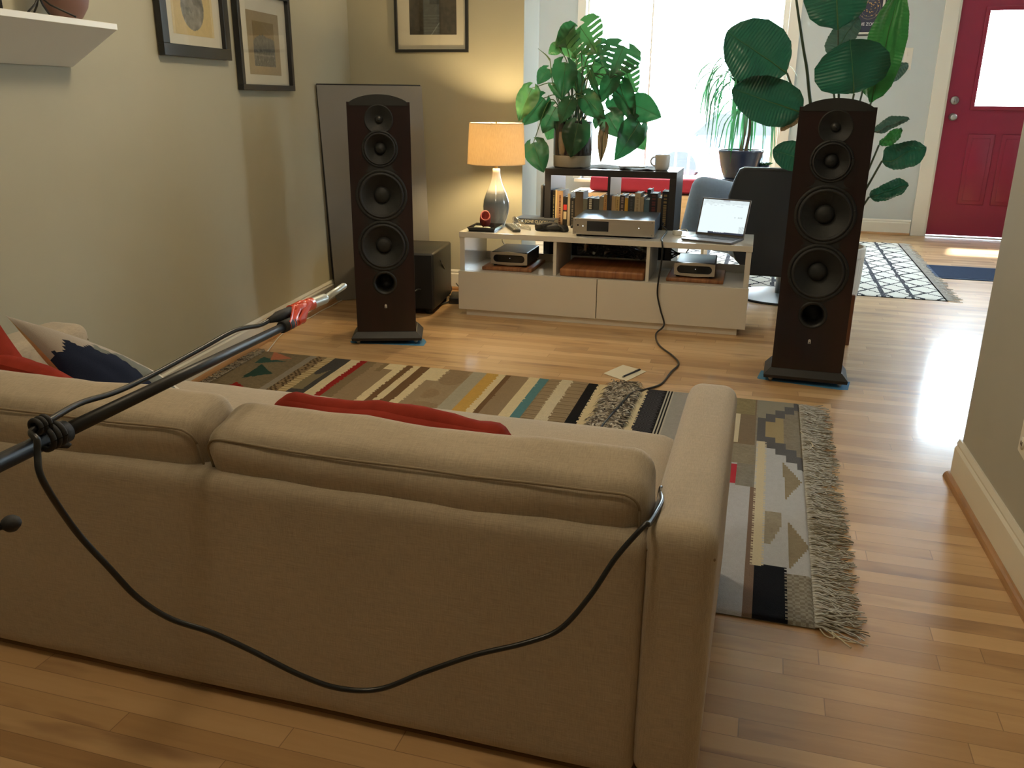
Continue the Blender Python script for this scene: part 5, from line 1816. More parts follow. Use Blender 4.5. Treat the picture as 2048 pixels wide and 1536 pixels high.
# indigo bottle behind the monstera pot and dark strap at the side of the shelf
g = G().lathe([(0, 0), (.028, 0), (.030, .004), (.030, .13), (.026, .15), (.013, .165), (.012, .19), (.015, .192), (.015, .20), (0, .201)], 28)
one(g, 'bottle', pm('indigo_glass', (.015, .02, .12), .12, coat=.6), 'dark blue bottle behind the monstera pot on the black bookshelf', 'bottle', (KX0 + .033, KY + .30, ZK))
g = G()
for k, (x, z0, z1, w_) in enumerate(((-.012, .48, .70, .012), (-.020, .52, .66, .015))):
    cushion(g, w_, .05, (z1 - z0) / 2, w_ * .9, 0, n=10, wr=.004, seed=k, mat=Matrix.Translation((KX0 - .018 + x * .3, KY + .08 + k * .07, (z0 + z1) / 2)))
g.box(KX0 - .004, KX0 - .0005, KY + .06, KY + .16, .68, .74, bev=.001)
one(g, 'hanging_bag', pm('black_nylon', (.01, .011, .014), .6, bump=.3), 'small black bag hung on the bookshelf\'s left side', 'bag', (KX0 - .02, KY + .1, .50), world=True)

# ================================================================== SUBWOOFER AND CABLES IN THE CORNER
fr_, br_ = at(868, 631, Z=0), at(912, 588, Z=0)
rzs = math.atan2(-(br_.x - fr_.x), br_.y - fr_.y)
t = thing('subwoofer', 'black cube subwoofer on the floor between the left loudspeaker and the bench', 'subwoofer', (fr_.x, fr_.y, 0), rzs)
zs = at(866, 508, Y=fr_.y).z
DSW = .46
G().box(-.40, 0, 0.012, DSW, .028, zs, bev=.012).build('cabinet', pm('black_vinyl_wrap', (.016, .016, .015), .45, var=.2, bump=.2, bscale=300), t)
G().box(-.392, -.008, -.002, .012, .036, zs - .008, bev=.006).build('front_grille', pm('black_grille_cloth', (.008, .008, .008), .9, bump=.5, bscale=1200), t)
for x in (-.36, -.04):
    for y in (.05, .41):
        G().cyl((x, y, 0), (x, y, .03), .018, .022, n=16).build('foot', M_BLACKM, t)


def cable(name, label, pts, r, matl=M_RUBBER, cat='cable', sub=7, group=None):
    P = smooth_path(pts, sub)
    return one(G().tube(P, r, 8), name, matl, label, cat, P[len(P) // 2], world=True, group=group)


def F(px, py, z=.006):
    return at(px, py, Z=z)


cable('speaker_cable', 'grey-black cable looping across the floor between the left loudspeaker and the bench', [Vector((-.24, -.35, .25)), Vector((-.20, -.34, .16)), F(838, 578, .16), F(850, 590, .08), F(868, 608, .012), F(890, 606, .008), F(905, 598, .008), F(918, 585, .02)], .0045, pm('grey_cable', (.05, .055, .055), .4))
cable('power_cable', 'thin black power cord curling on the floor beside the subwoofer', [F(880, 520, .30), F(893, 545, .18), F(900, 566, .06), F(903, 580, .012), F(893, 588, .006), F(905, 592, .006), F(922, 582, .006), F(912, 566, .05)], .0035)
g = G(); g.box(-.035, .035, -.09, .09, 0, .04, bev=.006)
one(g, 'power_strip', M_BLACK, 'black power adapter block on the floor at the left end of the bench', 'power adapter', (F(912, 602).x - .01, F(912, 602).y + .03, 0), .25)
cable('white_cord', 'thin white cord running along the left baseboard to the rug', [F(535, 703), F(548, 686, .004), F(558, 674, .004), F(572, 662, .004), F(588, 650, .004), F(604, 642, .004), F(622, 634, .004), F(642, 622, .004), F(662, 612, .004), F(690, 597, .004)], .0032, M_CERWHITE)
# cables behind the bench
def in_bench(x, y, z):
    c_, s_ = math.cos(.013), math.sin(.013)
    return Vector((x * c_ - y * s_, x * s_ + y * c_, z))
random.seed(33)
for k in range(9):
    x0 = random.uniform(.60, 1.0)
    pts = [in_bench(max(.58, min(1.04, x0 + random.uniform(-.12, .12))), random.uniform(.385, .412), ZS + .01 + random.uniform(.04, .165)) for _ in range(6)]
    pts[0] = in_bench(x0, .395, BH - SLAB - .006)
    cable('audio_cable', 'black cable tangled behind the butcher block board inside the bench', pts, random.uniform(.003, .006), group='tangled cables in the middle compartment')
for k in range(4):
    pts = [in_bench(1.09 + .03 * k, .40, ZS + .16 - .02 * k), in_bench(1.15, .38 + .01 * k, ZS + .12 - .02 * k), in_bench(1.19 + .01 * k, .375, ZS + .10), in_bench(1.26 + .02 * k, .392, ZS + .075)]
    cable('audio_cable', 'black cable running to the back of the right-hand small amplifier', pts, .004, group='cables of the right small amplifier')
g = G()
random.seed(5)
v, f = [], []
nx_, nz_ = 26, 9
for j in range(nz_ + 1):
    for i in range(nx_ + 1):
        v.append(in_bench(.60 + .42 * i / nx_, .400 + random.uniform(-.014, .014), ZS + .05 + .11 * j / nz_ + random.uniform(-.008, .008)))
for j in range(nz_):
    for i in range(nx_):
        a_ = j * (nx_ + 1) + i
        f.append((a_, a_ + 1, a_ + nx_ + 2, a_ + nx_ + 1))
g.add(v, f, 0, False)
c = in_bench(.81, .40, ZS + .05)
one(g, 'packing_film', M_CLEAR, 'crumpled shiny clear film behind the butcher block board in the bench', 'plastic film', c, world=True)
t = thing('paper_tag', 'small cream paper tag hanging on a string in the middle compartment', 'tag', in_bench(.660, .33, BH - SLAB - .0))
G().tube([(0, 0, 0), (-.008, 0, -.04), (-.002, 0, -.055)], .0012, 6).tube([(0, 0, 0), (.009, 0, -.04), (.002, 0, -.055)], .0012, 6).build('string', M_PAPER, t)
G().prism([(-.006, -.095), (.008, -.095), (.008, -.062), (.001, -.054), (-.006, -.062)], 0, .001, mat=Matrix.Translation((0, 0, 0)) @ RX).build('tag_card', M_PAPER, t)
cable('interconnect_cable', 'thin clear-grey cable arching behind the left small amplifier', [in_bench(.175, .33, ZS + .10), in_bench(.165, .30, ZS + .13), in_bench(.18, .30, ZS + .16), in_bench(.22, .33, ZS + .175)], .002, pm('grey_translucent_cable', (.3, .29, .25), .4))

# ================================================================== MICROPHONE BOOM
def ray(px, py, d):
    return CAM + (_f + _r * ((px - 1024) / CF) + _u * ((768 - py) / CF)) * d


b0, b1 = ray(0, 925, 1.15), ray(578, 648, 1.80)
bd = (b1 - b0).normalized()
base = b0 - bd * .30
stand = Vector((base.x, base.y, 0))
t = thing('microphone_stand', 'black boom arm of a microphone stand reaching in over the sofa from the left edge', 'microphone stand', stand)
G().tube([base - bd * .25, b0 + bd * .10], .0125, 20).build('boom_lower', M_BLACK, t, world=True)
G().tube([b0 + bd * .10, b1], .0110, 20, r1=.0085).build('boom_upper', M_BLACK, t, world=True)
g = G()
g.tube([b0 + bd * .09, b0 + bd * .115], .0165, 20)
g.build('boom_collar', M_BLACKM, t, world=True)
G().tube([b1 - bd * .028, b1 + bd * .012], .0125, 20).build('boom_end', M_BLACKM, t, world=True)
G().tube([stand + Vector((0, 0, .10)), stand + Vector((0, 0, base.z))], .011, 18).build('column', M_BLACK, t, world=True)
G().cyl(base + Vector((-.02, 0, 0)), base + Vector((.02, 0, 0)), .022, n=24).build('swivel_clutch', M_BLACKM, t, world=True)
for a_ in (.5, .5 + 2 * PI / 3, .5 + 4 * PI / 3):
    e_ = stand + Vector((math.cos(a_) * .27, math.sin(a_) * .27, .012))
    G().tube([stand + Vector((0, 0, .16)), e_], .007, 12).build('leg', M_BLACK, t, world=True)
k1 = ray(22, 1047, 1.0)
k0 = base + Vector((.02, 0, -.01))
kn = (k1 - k0)
g = G(); g.tube([k0, k1], .0045, 12)
g.build('adjusting_rod', M_BLACK, t, world=True)
g = G()
g.lathe([(0, -.0095), (.006, -.0085), (.010, -.004), (.0115, 0), (.010, .005), (.006, .0085), (0, .0095)], 24, mat=Matrix.Translation(k1))
g.build('adjusting_knob', M_BLACKM, t, world=True)

m0, m1, m2 = ray(556, 634, 1.79), ray(650, 597, 1.925), ray(689, 571, 2.01)
md = (m1 - m0).normalized()
t = thing('microphone', 'slim silver measurement microphone taped to the end of the boom arm', 'microphone', m0)
ms = m0 + md * .055
G().tube([ms, ms + md * .004, m1 - md * .005, m1, m1 + md * .004], .012, 24, rad=[.011, .0118, .0118, .0112, .008]).build('body', pm('satin_silver', (.60, .64, .62), .35, .6, var=.04), t, world=True)
pd = (m2 - m1).normalized()
G().tube([m1, m2 - pd * .004, m2], .0072, 20, rad=[.0076, .0076, .0062]).build('capsule_tube', pm('satin_silver', (.6, .6, .6), .35, .6), t, world=True)
g = G(); g.tube([ms + md * .012, ms + md * .018], .0121, 24)
mk = ms + md * .050
g = G()
g.tube([mk + Vector((-.002, -.004, .0112)), mk + Vector((.006, -.010, .0075)), mk + Vector((.008, -.004, .0095))], .0008, 6)
g.build('engraved_mark', M_BLACK, t, world=True)
# XLR plug
G().tube([m0 - md * .030, m0 - md * .012, m0, m0 + md * .055], .01, 20, rad=[.0055, .0085, .0120, .0128]).build('cable_plug', M_BLACKM, t, world=True)
# orange tape wrapping microphone and boom together: hull of the two tubes
g = G()
def hull_ring(pa, ra, pb, rb, ax, n=14):
    w_ = (pa - pb); w_ -= ax * w_.dot(ax); w_.normalize()
    s_ = ax.cross(w_)
    ring = []
    for i in range(n + 1):
        a_ = PI * i / n
        ring.append(tuple(pa + (s_ * math.cos(a_) + w_ * math.sin(a_)) * ra))
    for i in range(n + 1):
        a_ = PI + PI * i / n
        ring.append(tuple(pb + (s_ * math.cos(a_) + w_ * math.sin(a_)) * rb))
    return ring
bb = b1 - bd * .012
for (o0, o1) in ((.014, .044), (.050, .078)):
    rings = []
    for k in range(6):
        u = o0 + (o1 - o0) * k / 5
        pa = m0 + md * (u + .028)
        pb = bb + bd * (u - .012)
        wob = .0010 * math.sin(k * 2.3 + o0 * 90)
        rings.append(hull_ring(pa, .0140 + wob, pb, .0120 + wob, md))
    g.loops(rings, 0, True, True)
pa, pb_ = m0 + md * .055, m0 + md * .112
g.tube([m0 + md * .040, pa, pb_], .0142, 22)
# crumpled top flap
g.tube([m0 + md * .045 + Vector((0, 0, .006)), m0 + md * .075 + Vector((0, 0, .009)), m0 + md * .10 + Vector((0, 0, .004))], .0085, 9)
one(g, 'vinyl_tape', M_ORANGE, 'orange-red vinyl tape binding the silver microphone to the boom', 'tape', m0 + md * .06, world=True)

# cable clip on the boom
cp = ray(100, 872, 1.205)
t = thing('cable_clip', 'black rubber clip holding the cable against the boom arm', 'cable clip', cp)
w_ = Vector((0, 0, 1)); w_ = (w_ - bd * bd.z).normalized()
s_ = bd.cross(w_)
g = G()
pts = [cp + (s_ * math.cos(a_ * PI / 12) + w_ * math.sin(a_ * PI / 12)) * .0165 for a_ in range(25)]
for off in (-.010, 0, .010):
    g.tube([p + bd * off for p in pts], .0042, 8, caps=False)
g.build('clip_ring', M_BLACKM, t, world=True)
top_c = cp + w_ * .022 - bd * .008
g = G()
pts = [top_c + (s_ * math.cos(a_ * PI / 12) + w_ * math.sin(a_ * PI / 12)) * .0095 for a_ in range(25)]
for off in (-.012, -.004, .004):
    g.tube([p + bd * off for p in pts], .0036, 8, caps=False)
g.build('cable_ring', M_BLACKM, t, world=True)
g = G()
g.tube([cp - w_ * .016 + bd * .004, cp - w_ * .026 + bd * .026, cp - w_ * .024 + bd * .030], .004, 8)
g.build('strap_tail', M_BLACKM, t, world=True)

# microphone cable: plug > along the boom > clip > droops behind the sofa > over the sofa > rug > floor > bench
P = [m0 - md * .026, m0 - md * .06 - w_ * .002, ray(470, 667, 1.68) + w_ * .006, ray(400, 705, 1.585) + w_ * .006, ray(300, 762, 1.45) + w_ * .008, ray(230, 792, 1.36) + w_ * .006, ray(160, 820, 1.28) + w_ * .010, top_c + bd * .01, top_c - bd * .020 + w_ * -.004,
     ray(74, 880, 1.165), ray(75, 910, 1.165), ray(86, 962, 1.165)]
droop = [(150, 1060), (215, 1132), (275, 1195), (340, 1237), (420, 1264), (500, 1300), (600, 1350), (680, 1377), (760, 1378), (850, 1344), (950, 1310), (1050, 1286), (1120, 1258), (1180, 1192), (1232, 1115), (1288, 1052)]
for k, (x, y) in enumerate(droop):
    u = (k + 1) / len(droop)
    Yk = -3.70 + (-3.312 + 3.70) * u
    P.append(at(x, y, Y=Yk))
P += [Vector((1.510, -3.29, .535)), at(1323, 1006, Y=-3.19), at(1323, 988, Y=-3.13), Vector((1.506, -3.10, .50)), Vector((1.497, -3.09, .35)), Vector((1.49, -3.08, .12)), Vector((1.44, -2.95, .022)), Vector((1.30, -2.6, .022)),
      Vector((1.16, -2.25, .024)), Vector((1.11, -1.95, .03))]
fl = [(1205, 850, .03), (1235, 815, .034), (1262, 787, .030), (1290, 779, .010), (1322, 768, .006), (1341, 745, .006), (1357, 728, .006), (1346, 712, .006), (1318, 690, .006), (1312, 668, .006)]
P += [at(x, y, Z=z) for x, y, z in fl]
P += [at(1328, 650, Y=-.04), at(1321, 620, Y=-.035), at(1315, 590, Y=-.030), at(1317, 560, Y=-.030), at(1322, 530, Y=-.030), at(1325, 500, Y=-.03), Vector((at(1324, 487, Y=-.022).x, -.022, TZ + .004)), on(1323, 478, TZ + .006), on(1331, 467, TZ + .006), on(1333, 460, TZ + .012), on(1325, 452, TZ + .03), Vector((1.093, .395, TZ + .05))]
cable('microphone_cable', 'long black cable draped behind the sofa back, over the rug and up to the bench', P, .0048, M_RUBBER, sub=8)

# ================================================================== ARMCHAIR, BOX, ENTRY RUG, DOOR MAT
t = thing('swivel_armchair', 'slate blue tub armchair on a round swivel base, its back toned dark as in shade, toward the bench', 'armchair', (1.78, 1.08, 0))
out = [(1.497, .812), (1.470, .800), (1.445, .74), (1.418, .64), (1.425, .45), (1.49, .26), (1.589, .172), (1.95, .172), (2.05, .28), (2.10, .50), (2.08, .74), (2.04, .805), (1.99, .815)]
b = bmesh.new()
vs = [b.verts.new((x, .800 + .05 * ((x - 1.8) / .35) ** 2, z)) for x, z in out]
fc = b.faces.new(vs)
r_ = bmesh.ops.extrude_face_region(b, geom=[fc])
for v in [e for e in r_['geom'] if isinstance(e, bmesh.types.BMVert)]:
    v.co.y += .085
bmesh.ops.recalc_face_normals(b, faces=b.faces[:])
bmesh.ops.bevel(b, geom=[e for e in b.edges if abs(e.verts[0].co.y - e.verts[1].co.y) < .06], offset=.018, segments=3, profile=.5, affect='EDGES')
G().bm(b, 0, True).build('back_shell', M_CHAIR_SHADE, t, world=True)
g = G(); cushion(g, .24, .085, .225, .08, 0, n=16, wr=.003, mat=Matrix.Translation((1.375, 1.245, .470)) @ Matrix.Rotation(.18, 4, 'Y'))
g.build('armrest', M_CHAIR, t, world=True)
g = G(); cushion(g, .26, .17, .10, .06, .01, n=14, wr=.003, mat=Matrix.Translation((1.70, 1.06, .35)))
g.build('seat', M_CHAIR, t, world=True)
G().cyl((1.78, 1.08, .02), (1.78, 1.08, .26), .03, n=20).build('column', M_SILVER, t, world=True)
G().lathe([(0, 0), (.272, 0), (.275, .004), (.272, .010), (.262, .012)], 64).build('base_rim', M_BLACK, t)
G().lathe([(.264, .011), (.20, .018), (.05, .026), (.0, .027)], 64).build('base_plate', pm('brushed_steel_base', (.45, .46, .47), .35, .8), t)

# birch side table and the pots on it
SBX, SBY = (1.20, 1.74), (2.03, 2.50)
t = thing('side_table', 'light wooden box table under the dark blue plant pot, behind the armchair', 'side table', (1.47, 2.27, 0))
G().box(SBX[0], SBX[1], SBY[0], SBY[1], .578, .603, bev=.002).build('tabletop', M_BIRCH, t, world=True)
for x0, x1 in ((SBX[0] + .005, SBX[0] + .025), (SBX[1] - .025, SBX[1] - .005)):
    G().box(x0, x1, SBY[0] + .01, SBY[1] - .01, 0, .578).build('side_panel', M_BIRCH, t, world=True)
G().box(SBX[0] + .025, SBX[1] - .025, SBY[0] + .015, SBY[0] + .03, .20, .578).build('front_panel', M_BIRCH, t, world=True)

CD = Vector((1.425, 2.20, .604))
t = thing('potted_dracaena', 'spiky drooping dracaena in a dark blue pot by the front window', 'potted plant', CD)
M_BPOT = pm('dark_blue_glazed_pot', (.018, .025, .055), .28, var=.12, coat=.5)
G().lathe([(0, 0), (.105, 0), (.125, .030), (.121, .032), (.10, .008), (0, .008)], 40).build('saucer', M_BPOT, t)
G().lathe([(0, .012), (.098, .012), (.108, .03), (.140, .13), (.160, .215), (.166, .225), (.166, .240), (.155, .240), (.150, .215), (0, .205)], 44).build('pot', M_BPOT, t)
G().lathe([(.152, .212), (.08, .220), (0, .224)], 24).build('soil', pm('pale_gravel', (.45, .40, .32), .9, var=.4, vscale=80, bump=.8), t)
crown = at(1478, 152, Y=2.20) - CD
crown2 = at(1500, 205, Y=2.28) - CD
G().tube(smooth_path([(0, 0, .2), (.01, 0, .45), tuple(crown)], 5), .014, 10, r1=.010).build('stem', pm('brown_cane', (.18, .12, .07), .8, bump=.4), t)
G().tube(smooth_path([(.03, .02, .2), (.05, .03, .38), tuple(crown2)], 5), .012, 10, r1=.009).build('stem', pm('brown_cane', (.18, .12, .07), .8), t)
random.seed(11)
for k in range(92):
    c0 = crown if k < 62 else crown2
    a_ = random.uniform(0, 2 * PI)
    el = random.uniform(-.2, 1.25)
    L = random.uniform(.42, .66)
    wd_ = random.uniform(.011, .018)
    out_ = Vector((math.cos(a_), math.sin(a_) * .8, 0))
    p = c0 + Vector((0, 0, random.uniform(-.08, .04)))
    ang = el
    v, f = [], []
    m_ = 10
    side = Vector((-out_.y, out_.x, 0))
    for i in range(m_ + 1):
        u = i / m_
        w2 = wd_ * (1 - u) ** .5 * (1 if u > .05 else .7)
        v += [tuple(p - side * w2 + Vector((0, 0, .003))), tuple(p + Vector((0, 0, 0))), tuple(p + side * w2 + Vector((0, 0, .003)))]
        p = p + (out_ * math.cos(ang) + Vector((0, 0, math.sin(ang)))) * (L / m_)
        ang -= (.36 if ang > -1.3 else .04) * random.uniform(.6, 1.2)
        ang = max(ang, -1.52)
    for i in range(m_):
        f += [(3 * i, 3 * i + 1, 3 * i + 4, 3 * i + 3), (3 * i + 1, 3 * i + 2, 3 * i + 5, 3 * i + 4)]
    G().add(v, f, 0, True).build('leaf', M_DRAC, t)
# succulent
sp_ = at(1526, 330, Y=2.24)
t = thing('potted_succulent', 'small green succulent beside the dark blue plant pot', 'potted plant', (sp_.x, 2.24, .604))
hz_ = sp_.z - .604
G().lathe([(0, 0), (.035, 0), (.048, hz_), (.044, hz_), (.040, hz_ - .01), (0, hz_ - .01)], 28).build('pot', M_NAVY, t)
random.seed(4)
for k in range(16):
    a_ = k * 2.4; r_ = .016 + .0022 * k; zz = hz_ + .035 - .0016 * k
    d_ = Vector((math.cos(a_), math.sin(a_), .55 - .02 * k)).normalized()
    p0 = Vector((0, 0, hz_ - .004))
    G().tube([p0, p0 + d_ * (.02 + r_ * .5), p0 + d_ * (.03 + r_)], .004, 8, rad=[.004, .009, .002]).build('leaf', M_DRAC, t)

# entry rug
M_ERUG = attr_mat('flatwoven_entry_rug', 0.95, 0.6, 240, spec=0.1)
EX0, EX1, EY0, EY1 = 1.05, 2.80, 1.27, 3.65
def erug(x, y):
    dark, mid, wh = srgb(52, 52, 58), srgb(92, 92, 98), srgb(222, 220, 212)
    bx = [2.60 - .172 * k for k in range(10)]
    for q in bx:
        if abs(x - q + .006 * nz(0, y, 9, q)) < .014: return mid if nz(x, y, 60, 2) > .1 else dark
    # crossing diagonals between the bands and by the right edge
    cell = None
    for q in bx:
        if q < x < q + .172: cell = (x - q) / .172
    if x > 2.60: cell = (x - 2.60) / .20
    if cell is None: return wh
    ph = (y + 5) / .235
    fr1 = ph % 1.0
    for s_ in (1, -1):
        e = (fr1 - (cell if s_ > 0 else 1 - cell))
        if abs((e + .5) % 1 - .5) < .060 * (1.2 if cell < .5 else .8): return dark
    return mottle(wh, x, y, .04)
t = thing('entry_rug', 'white rug with charcoal crossing lines on the floor near the red door', 'rug', ((EX0 + EX1) / 2, (EY0 + EY1) / 2, 0))
EC = Vector(((EX0 + EX1) / 2, (EY0 + EY1) / 2, 0))
grid_pattern('woven_field', 175, 238, EX0, EX1, EY0, EY1, erug, M_ERUG, t, mat=Matrix.Translation(-EC), zf=lambda x, y: .007 if (EX0 + .01 < x < EX1 - .01 and EY0 + .012 < y < EY1 - .012) else .003)
G().box(EX0, EX1, EY0 + .001, EY1, .0004, .003).build('rug_backing', pm('dark_rug_edge', (.05, .05, .05), .95), t, world=True)
random.seed(8)
g = G()
for k in range(330):
    y = EY0 + (EY1 - EY0) * k / 330
    L = random.uniform(.05, .10)
    a_ = random.gauss(-.25, .3)
    g.tube([(EX1 - .003, y, .006), (EX1 + L * .5, y + math.sin(a_) * L * .4, .007), (EX1 + L * math.cos(a_), y + math.sin(a_) * L, .003)], .0018, 4, caps=False, m=k % 3 == 0)
g.build('fringe', [pm('white_yarn', (.62, .60, .56), .95, var=.1), pm('pale_grey_yarn', (.42, .41, .39), .95)], t, world=True)['kind'] = 'stuff'

mat_c = Vector((3.30, 2.33, 0))
pts = []
hw, hh, ch = .44, .265, .05
for cx, cy, a0 in ((hw - ch, hh - ch, 0), (-hw + ch, hh - ch, PI / 2), (-hw + ch, -hh + ch, PI), (hw - ch, -hh + ch, 1.5 * PI)):
    for k in range(5):
        a_ = a0 + PI / 2 * k / 4
        pts.append((cx + ch * math.cos(a_), cy + ch * math.sin(a_)))
g = G().prism(pts, .0, .006)
for k in range(26):
    y = -hh + .03 + k * (2 * hh - .06) / 25
    g.box(-hw + .02, hw - .02, y - .004, y + .004, .006, .009)
one(g, 'door_mat', pm('navy_ribbed_mat', (.022, .045, .105), .9, var=.12, bump=.3), 'navy ribbed door mat with rounded corners in front of the red door', 'door mat', mat_c)

# ================================================================== LARGE PLANTS
CAMDIR = lambda p: (CAM - p).normalized()


def interp(tab, u):
    for (a, b), (c, d) in zip(tab[:-1], tab[1:]):
        if u <= c:
            return b + (d - b) * (u - a) / (c - a)
    return tab[-1][1]


HEART = [(-.16, .42), (-.06, .80), (.05, .95), (.2, 1.0), (.4, .93), (.6, .72), (.8, .42), (.93, .17), (1.0, 0)]
PADDLE = [(0, .18), (.05, .55), (.15, .84), (.35, 1.0), (.6, .97), (.8, .74), (.92, .45), (.98, .2), (1, .05)]


def leaf(parent, name, matl, B, T, w, seed, shape=HEART, fen=False, curl=.12, fold=.18, wave=.03, tilt=0.0, facing=None, nu=36, nv=7, thick=.0007):
    B, T = Vector(B), Vector(T)
    A = T - B; L = A.length; A = A / L
    nrm = facing if facing is not None else CAMDIR(B)
    S_ = A.cross(nrm).normalized()
    Nn = S_.cross(A).normalized()
    if tilt:
        R_ = Matrix.Rotation(tilt, 3, A); S_, Nn = R_ @ S_, R_ @ Nn
    u0 = shape[0][0]
    V, F = [], []
    cols = [-1 + k / nv for k in range(2 * nv + 1)]
    for i in range(nu + 1):
        u = u0 + (1 - u0) * i / nu
        hw = interp(shape, u) * w / 2
        for v in cols:
            uu = u + (.10 * (abs(v) ** 1.2) if shape is HEART and u > .0 else .03 * abs(v)) * (1 - u)
            z = -curl * L * (u * u) + fold * abs(v) * hw * (.6) - curl * .9 * hw * v * v + wave * L * noise.noise(Vector((uu * 3.1 + seed, v * 1.7, seed * 2.3)))
            z += (.0016 * math.sin(uu * L * 420 + abs(v) * 5) * min(1, abs(v) * 3)) if shape is PADDLE else .001 * math.sin(uu * 40) * abs(v)
            V.append(B + A * (uu * L) + S_ * (v * hw) + Nn * z)
    n = 2 * nv + 1
    for i in range(nu):
        u = u0 + (1 - u0) * (i + .5) / nu
        for k in range(2 * nv):
            vm = abs((cols[k] + cols[k + 1]) / 2)
            if shape is HEART and u < 0 and vm < .34: continue
            if fen and .08 < u < .86:
                ph = (i + (0 if cols[k] < 0 else 2)) % 5
                if ph == 0 and vm > .26: continue
            F.append((i * n + k, i * n + k + 1, (i + 1) * n + k + 1, (i + 1) * n + k))
    g = G().add(V, F, 0, True)
    # midrib
    mid = [V[i * n + nv] + Nn * .0008 for i in range(nu + 1) if (u0 + (1 - u0) * i / nu) >= -.001]
    lr = max(.0012, min(.0035, L * .011))
    g.tube(mid, lr, 6, m=1, r1=lr * .25)
    return g.build(name, [matl, M_STEM], parent, world=True)


def stalk(parent, name, pts, r0, r1, matl=M_STEM):
    return G().tube(smooth_path(pts, 6), r0, 8, r1=r1).build(name, matl, parent, world=True)


# monstera
pc_ = Vector((at(1144, 332, Y=KY + .15).x, KY + .155, ZK + .003))
t = thing('potted_monstera', 'large monstera in a black pot with a cream base band on the bookshelf', 'potted plant', pc_)
PR, PHt = .116, .262
G().lathe([(0, 0), (PR * .93, 0), (PR * .97, .006), (PR * .985, .068)], 56).build('pot_base_band', pm('cream_unglazed_clay', (.40, .37, .30), .7, var=.06), t)
G().lathe([(PR * .987, .068), (PR, .075), (PR * 1.0, PHt - .003), (PR * .985, PHt), (PR * .93, PHt), (PR * .92, PHt - .03), (0, PHt - .03)], 56).build('pot', pm('dark_brown_glaze', (.022, .018, .018), .22, var=.2, coat=.6), t)
G().lathe([(PR * .93, PHt - .028), (PR * .5, PHt - .020), (0, PHt - .018)], 28).build('soil', M_SOIL, t)
D_, Lt = M_MONST, M_MONSTL
ML = [  # base px, tip px, width px, Y base, Y tip, material, fenestrated, tilt
    ((1160, 52), (1192, 106), 88, .62, .56, Lt, True, .25), ((1152, 60), (1113, 92), 52, .64, .60, D_, False, -.2), ((1248, 92), (1220, 156), 88, .60, .52, D_, True, .1),
    ((1246, 134), (1272, 184), 58, .66, .60, Lt, True, .3), ((1266, 208), (1321, 234), 58, .60, .54, D_, False, .1), ((1278, 244), (1236, 322), 62, .58, .50, D_, False, -.5),
    ((1157, 246), (1141, 314), 58, .50, .46, D_, False, .0), ((1067, 285), (1086, 344), 52, .52, .48, D_, False, .1), ((1064, 176), (1036, 240), 46, .56, .50, Lt, False, .3),
    ((1088, 196), (1048, 250), 50, .60, .52, D_, False, -.2), ((1097, 138), (1074, 168), 34, .64, .60, D_, False, .5), ((1130, 124), (1127, 194), 56, .56, .50, D_, False, -.4),
    ((1118, 92), (1096, 108), 26, .66, .66, Lt, False, .1), ((1168, 192), (1208, 238), 48, .54, .48, D_, False, .4), ((1214, 226), (1240, 274), 54, .54, .50, D_, False, -.1),
    ((1240, 168), (1262, 244), 50, .60, .54, D_, False, .5), ((1204, 128), (1190, 178), 40, .68, .66, Lt, False, -.3), ((1160, 106), (1184, 156), 46, .70, .68, Lt, True, .0),
    ((1112, 214), (1084, 264), 50, .62, .56, D_, False, .3), ((1192, 84), (1210, 128), 52, .66, .64, D_, True, -.3), ((1142, 200), (1118, 246), 42, .52, .48, D_, False, .6),
    ((1106, 254), (1094, 280), 32, .70, .70, Lt, False, .1), ((1228, 150), (1200, 204), 48, .58, .54, D_, False, .7), ((1152, 148), (1168, 200), 40, .62, .60, D_, False, -.8),
    ((1262, 256), (1288, 300), 44, .64, .62, Lt, False, .2), ((1194, 234), (1191, 258), 16, .52, .50, D_, False, 0), ((1126, 70), (1150, 118), 50, .68, .66, Lt, False, .4),
    ((1224, 196), (1250, 226), 44, .66, .64, D_, False, -.4), ((1106, 170), (1136, 206), 38, .60, .56, D_, False, -1.0), ((1180, 140), (1196, 200), 30, .56, .54, D_, False, 1.0)]
random.seed(17)
for k, (bp, tp_, wpx, Yb_, Yt_, mt, fen, tl) in enumerate(ML):
    B, T = at(*bp, Y=Yb_), at(*tp_, Y=Yt_)
    w = wpx * (B - CAM).dot(_f) / CF
    leaf(t, 'leaf', mt, B, T, w, k * 1.7, HEART, fen, curl=random.uniform(.05, .18), fold=random.uniform(.05, .3), wave=.05, tilt=tl)
    r0 = pc_ + Vector((random.uniform(-.06, .06), random.uniform(-.05, .06), PHt - .02))
    mid = (r0 + B) / 2 + Vector(((B.x - r0.x) * -.15, 0, abs(B.x - r0.x) * .45 + .03))
    if B.z < r0.z + .05:
        mid = Vector(((r0.x + B.x) / 2, (r0.y + B.y) / 2 - .01, r0.z + .09 + abs(B.x - r0.x) * .3))
    stalk(t, 'leaf_stalk', [r0, mid, B], .0038, .0026, M_STEM if k % 3 else M_STEMD)
B, T = at(1208, 254, Y=.52), at(1201, 326, Y=.50)
leaf(t, 'withered_leaf', M_DEAD, B, T, .062, 55, HEART, False, curl=.15, fold=1.6, wave=.16)
stalk(t, 'leaf_stalk', [pc_ + Vector((.06, 0, PHt - .01)), pc_ + Vector((.12, 0, PHt + .03)), B], .003, .002, M_STEMD)
# bare sheath poking up at the left
stalk(t, 'leaf_sheath', [at(1100, 120, Y=.62), at(1092, 110, Y=.62), at(1076, 97, Y=.62)], .006, .001, M_STEM)
stalk(t, 'leaf_stalk', [pc_ + Vector((-.05, .02, PHt - .01)), at(1108, 180, Y=.64), at(1100, 120, Y=.62)], .0035, .003)

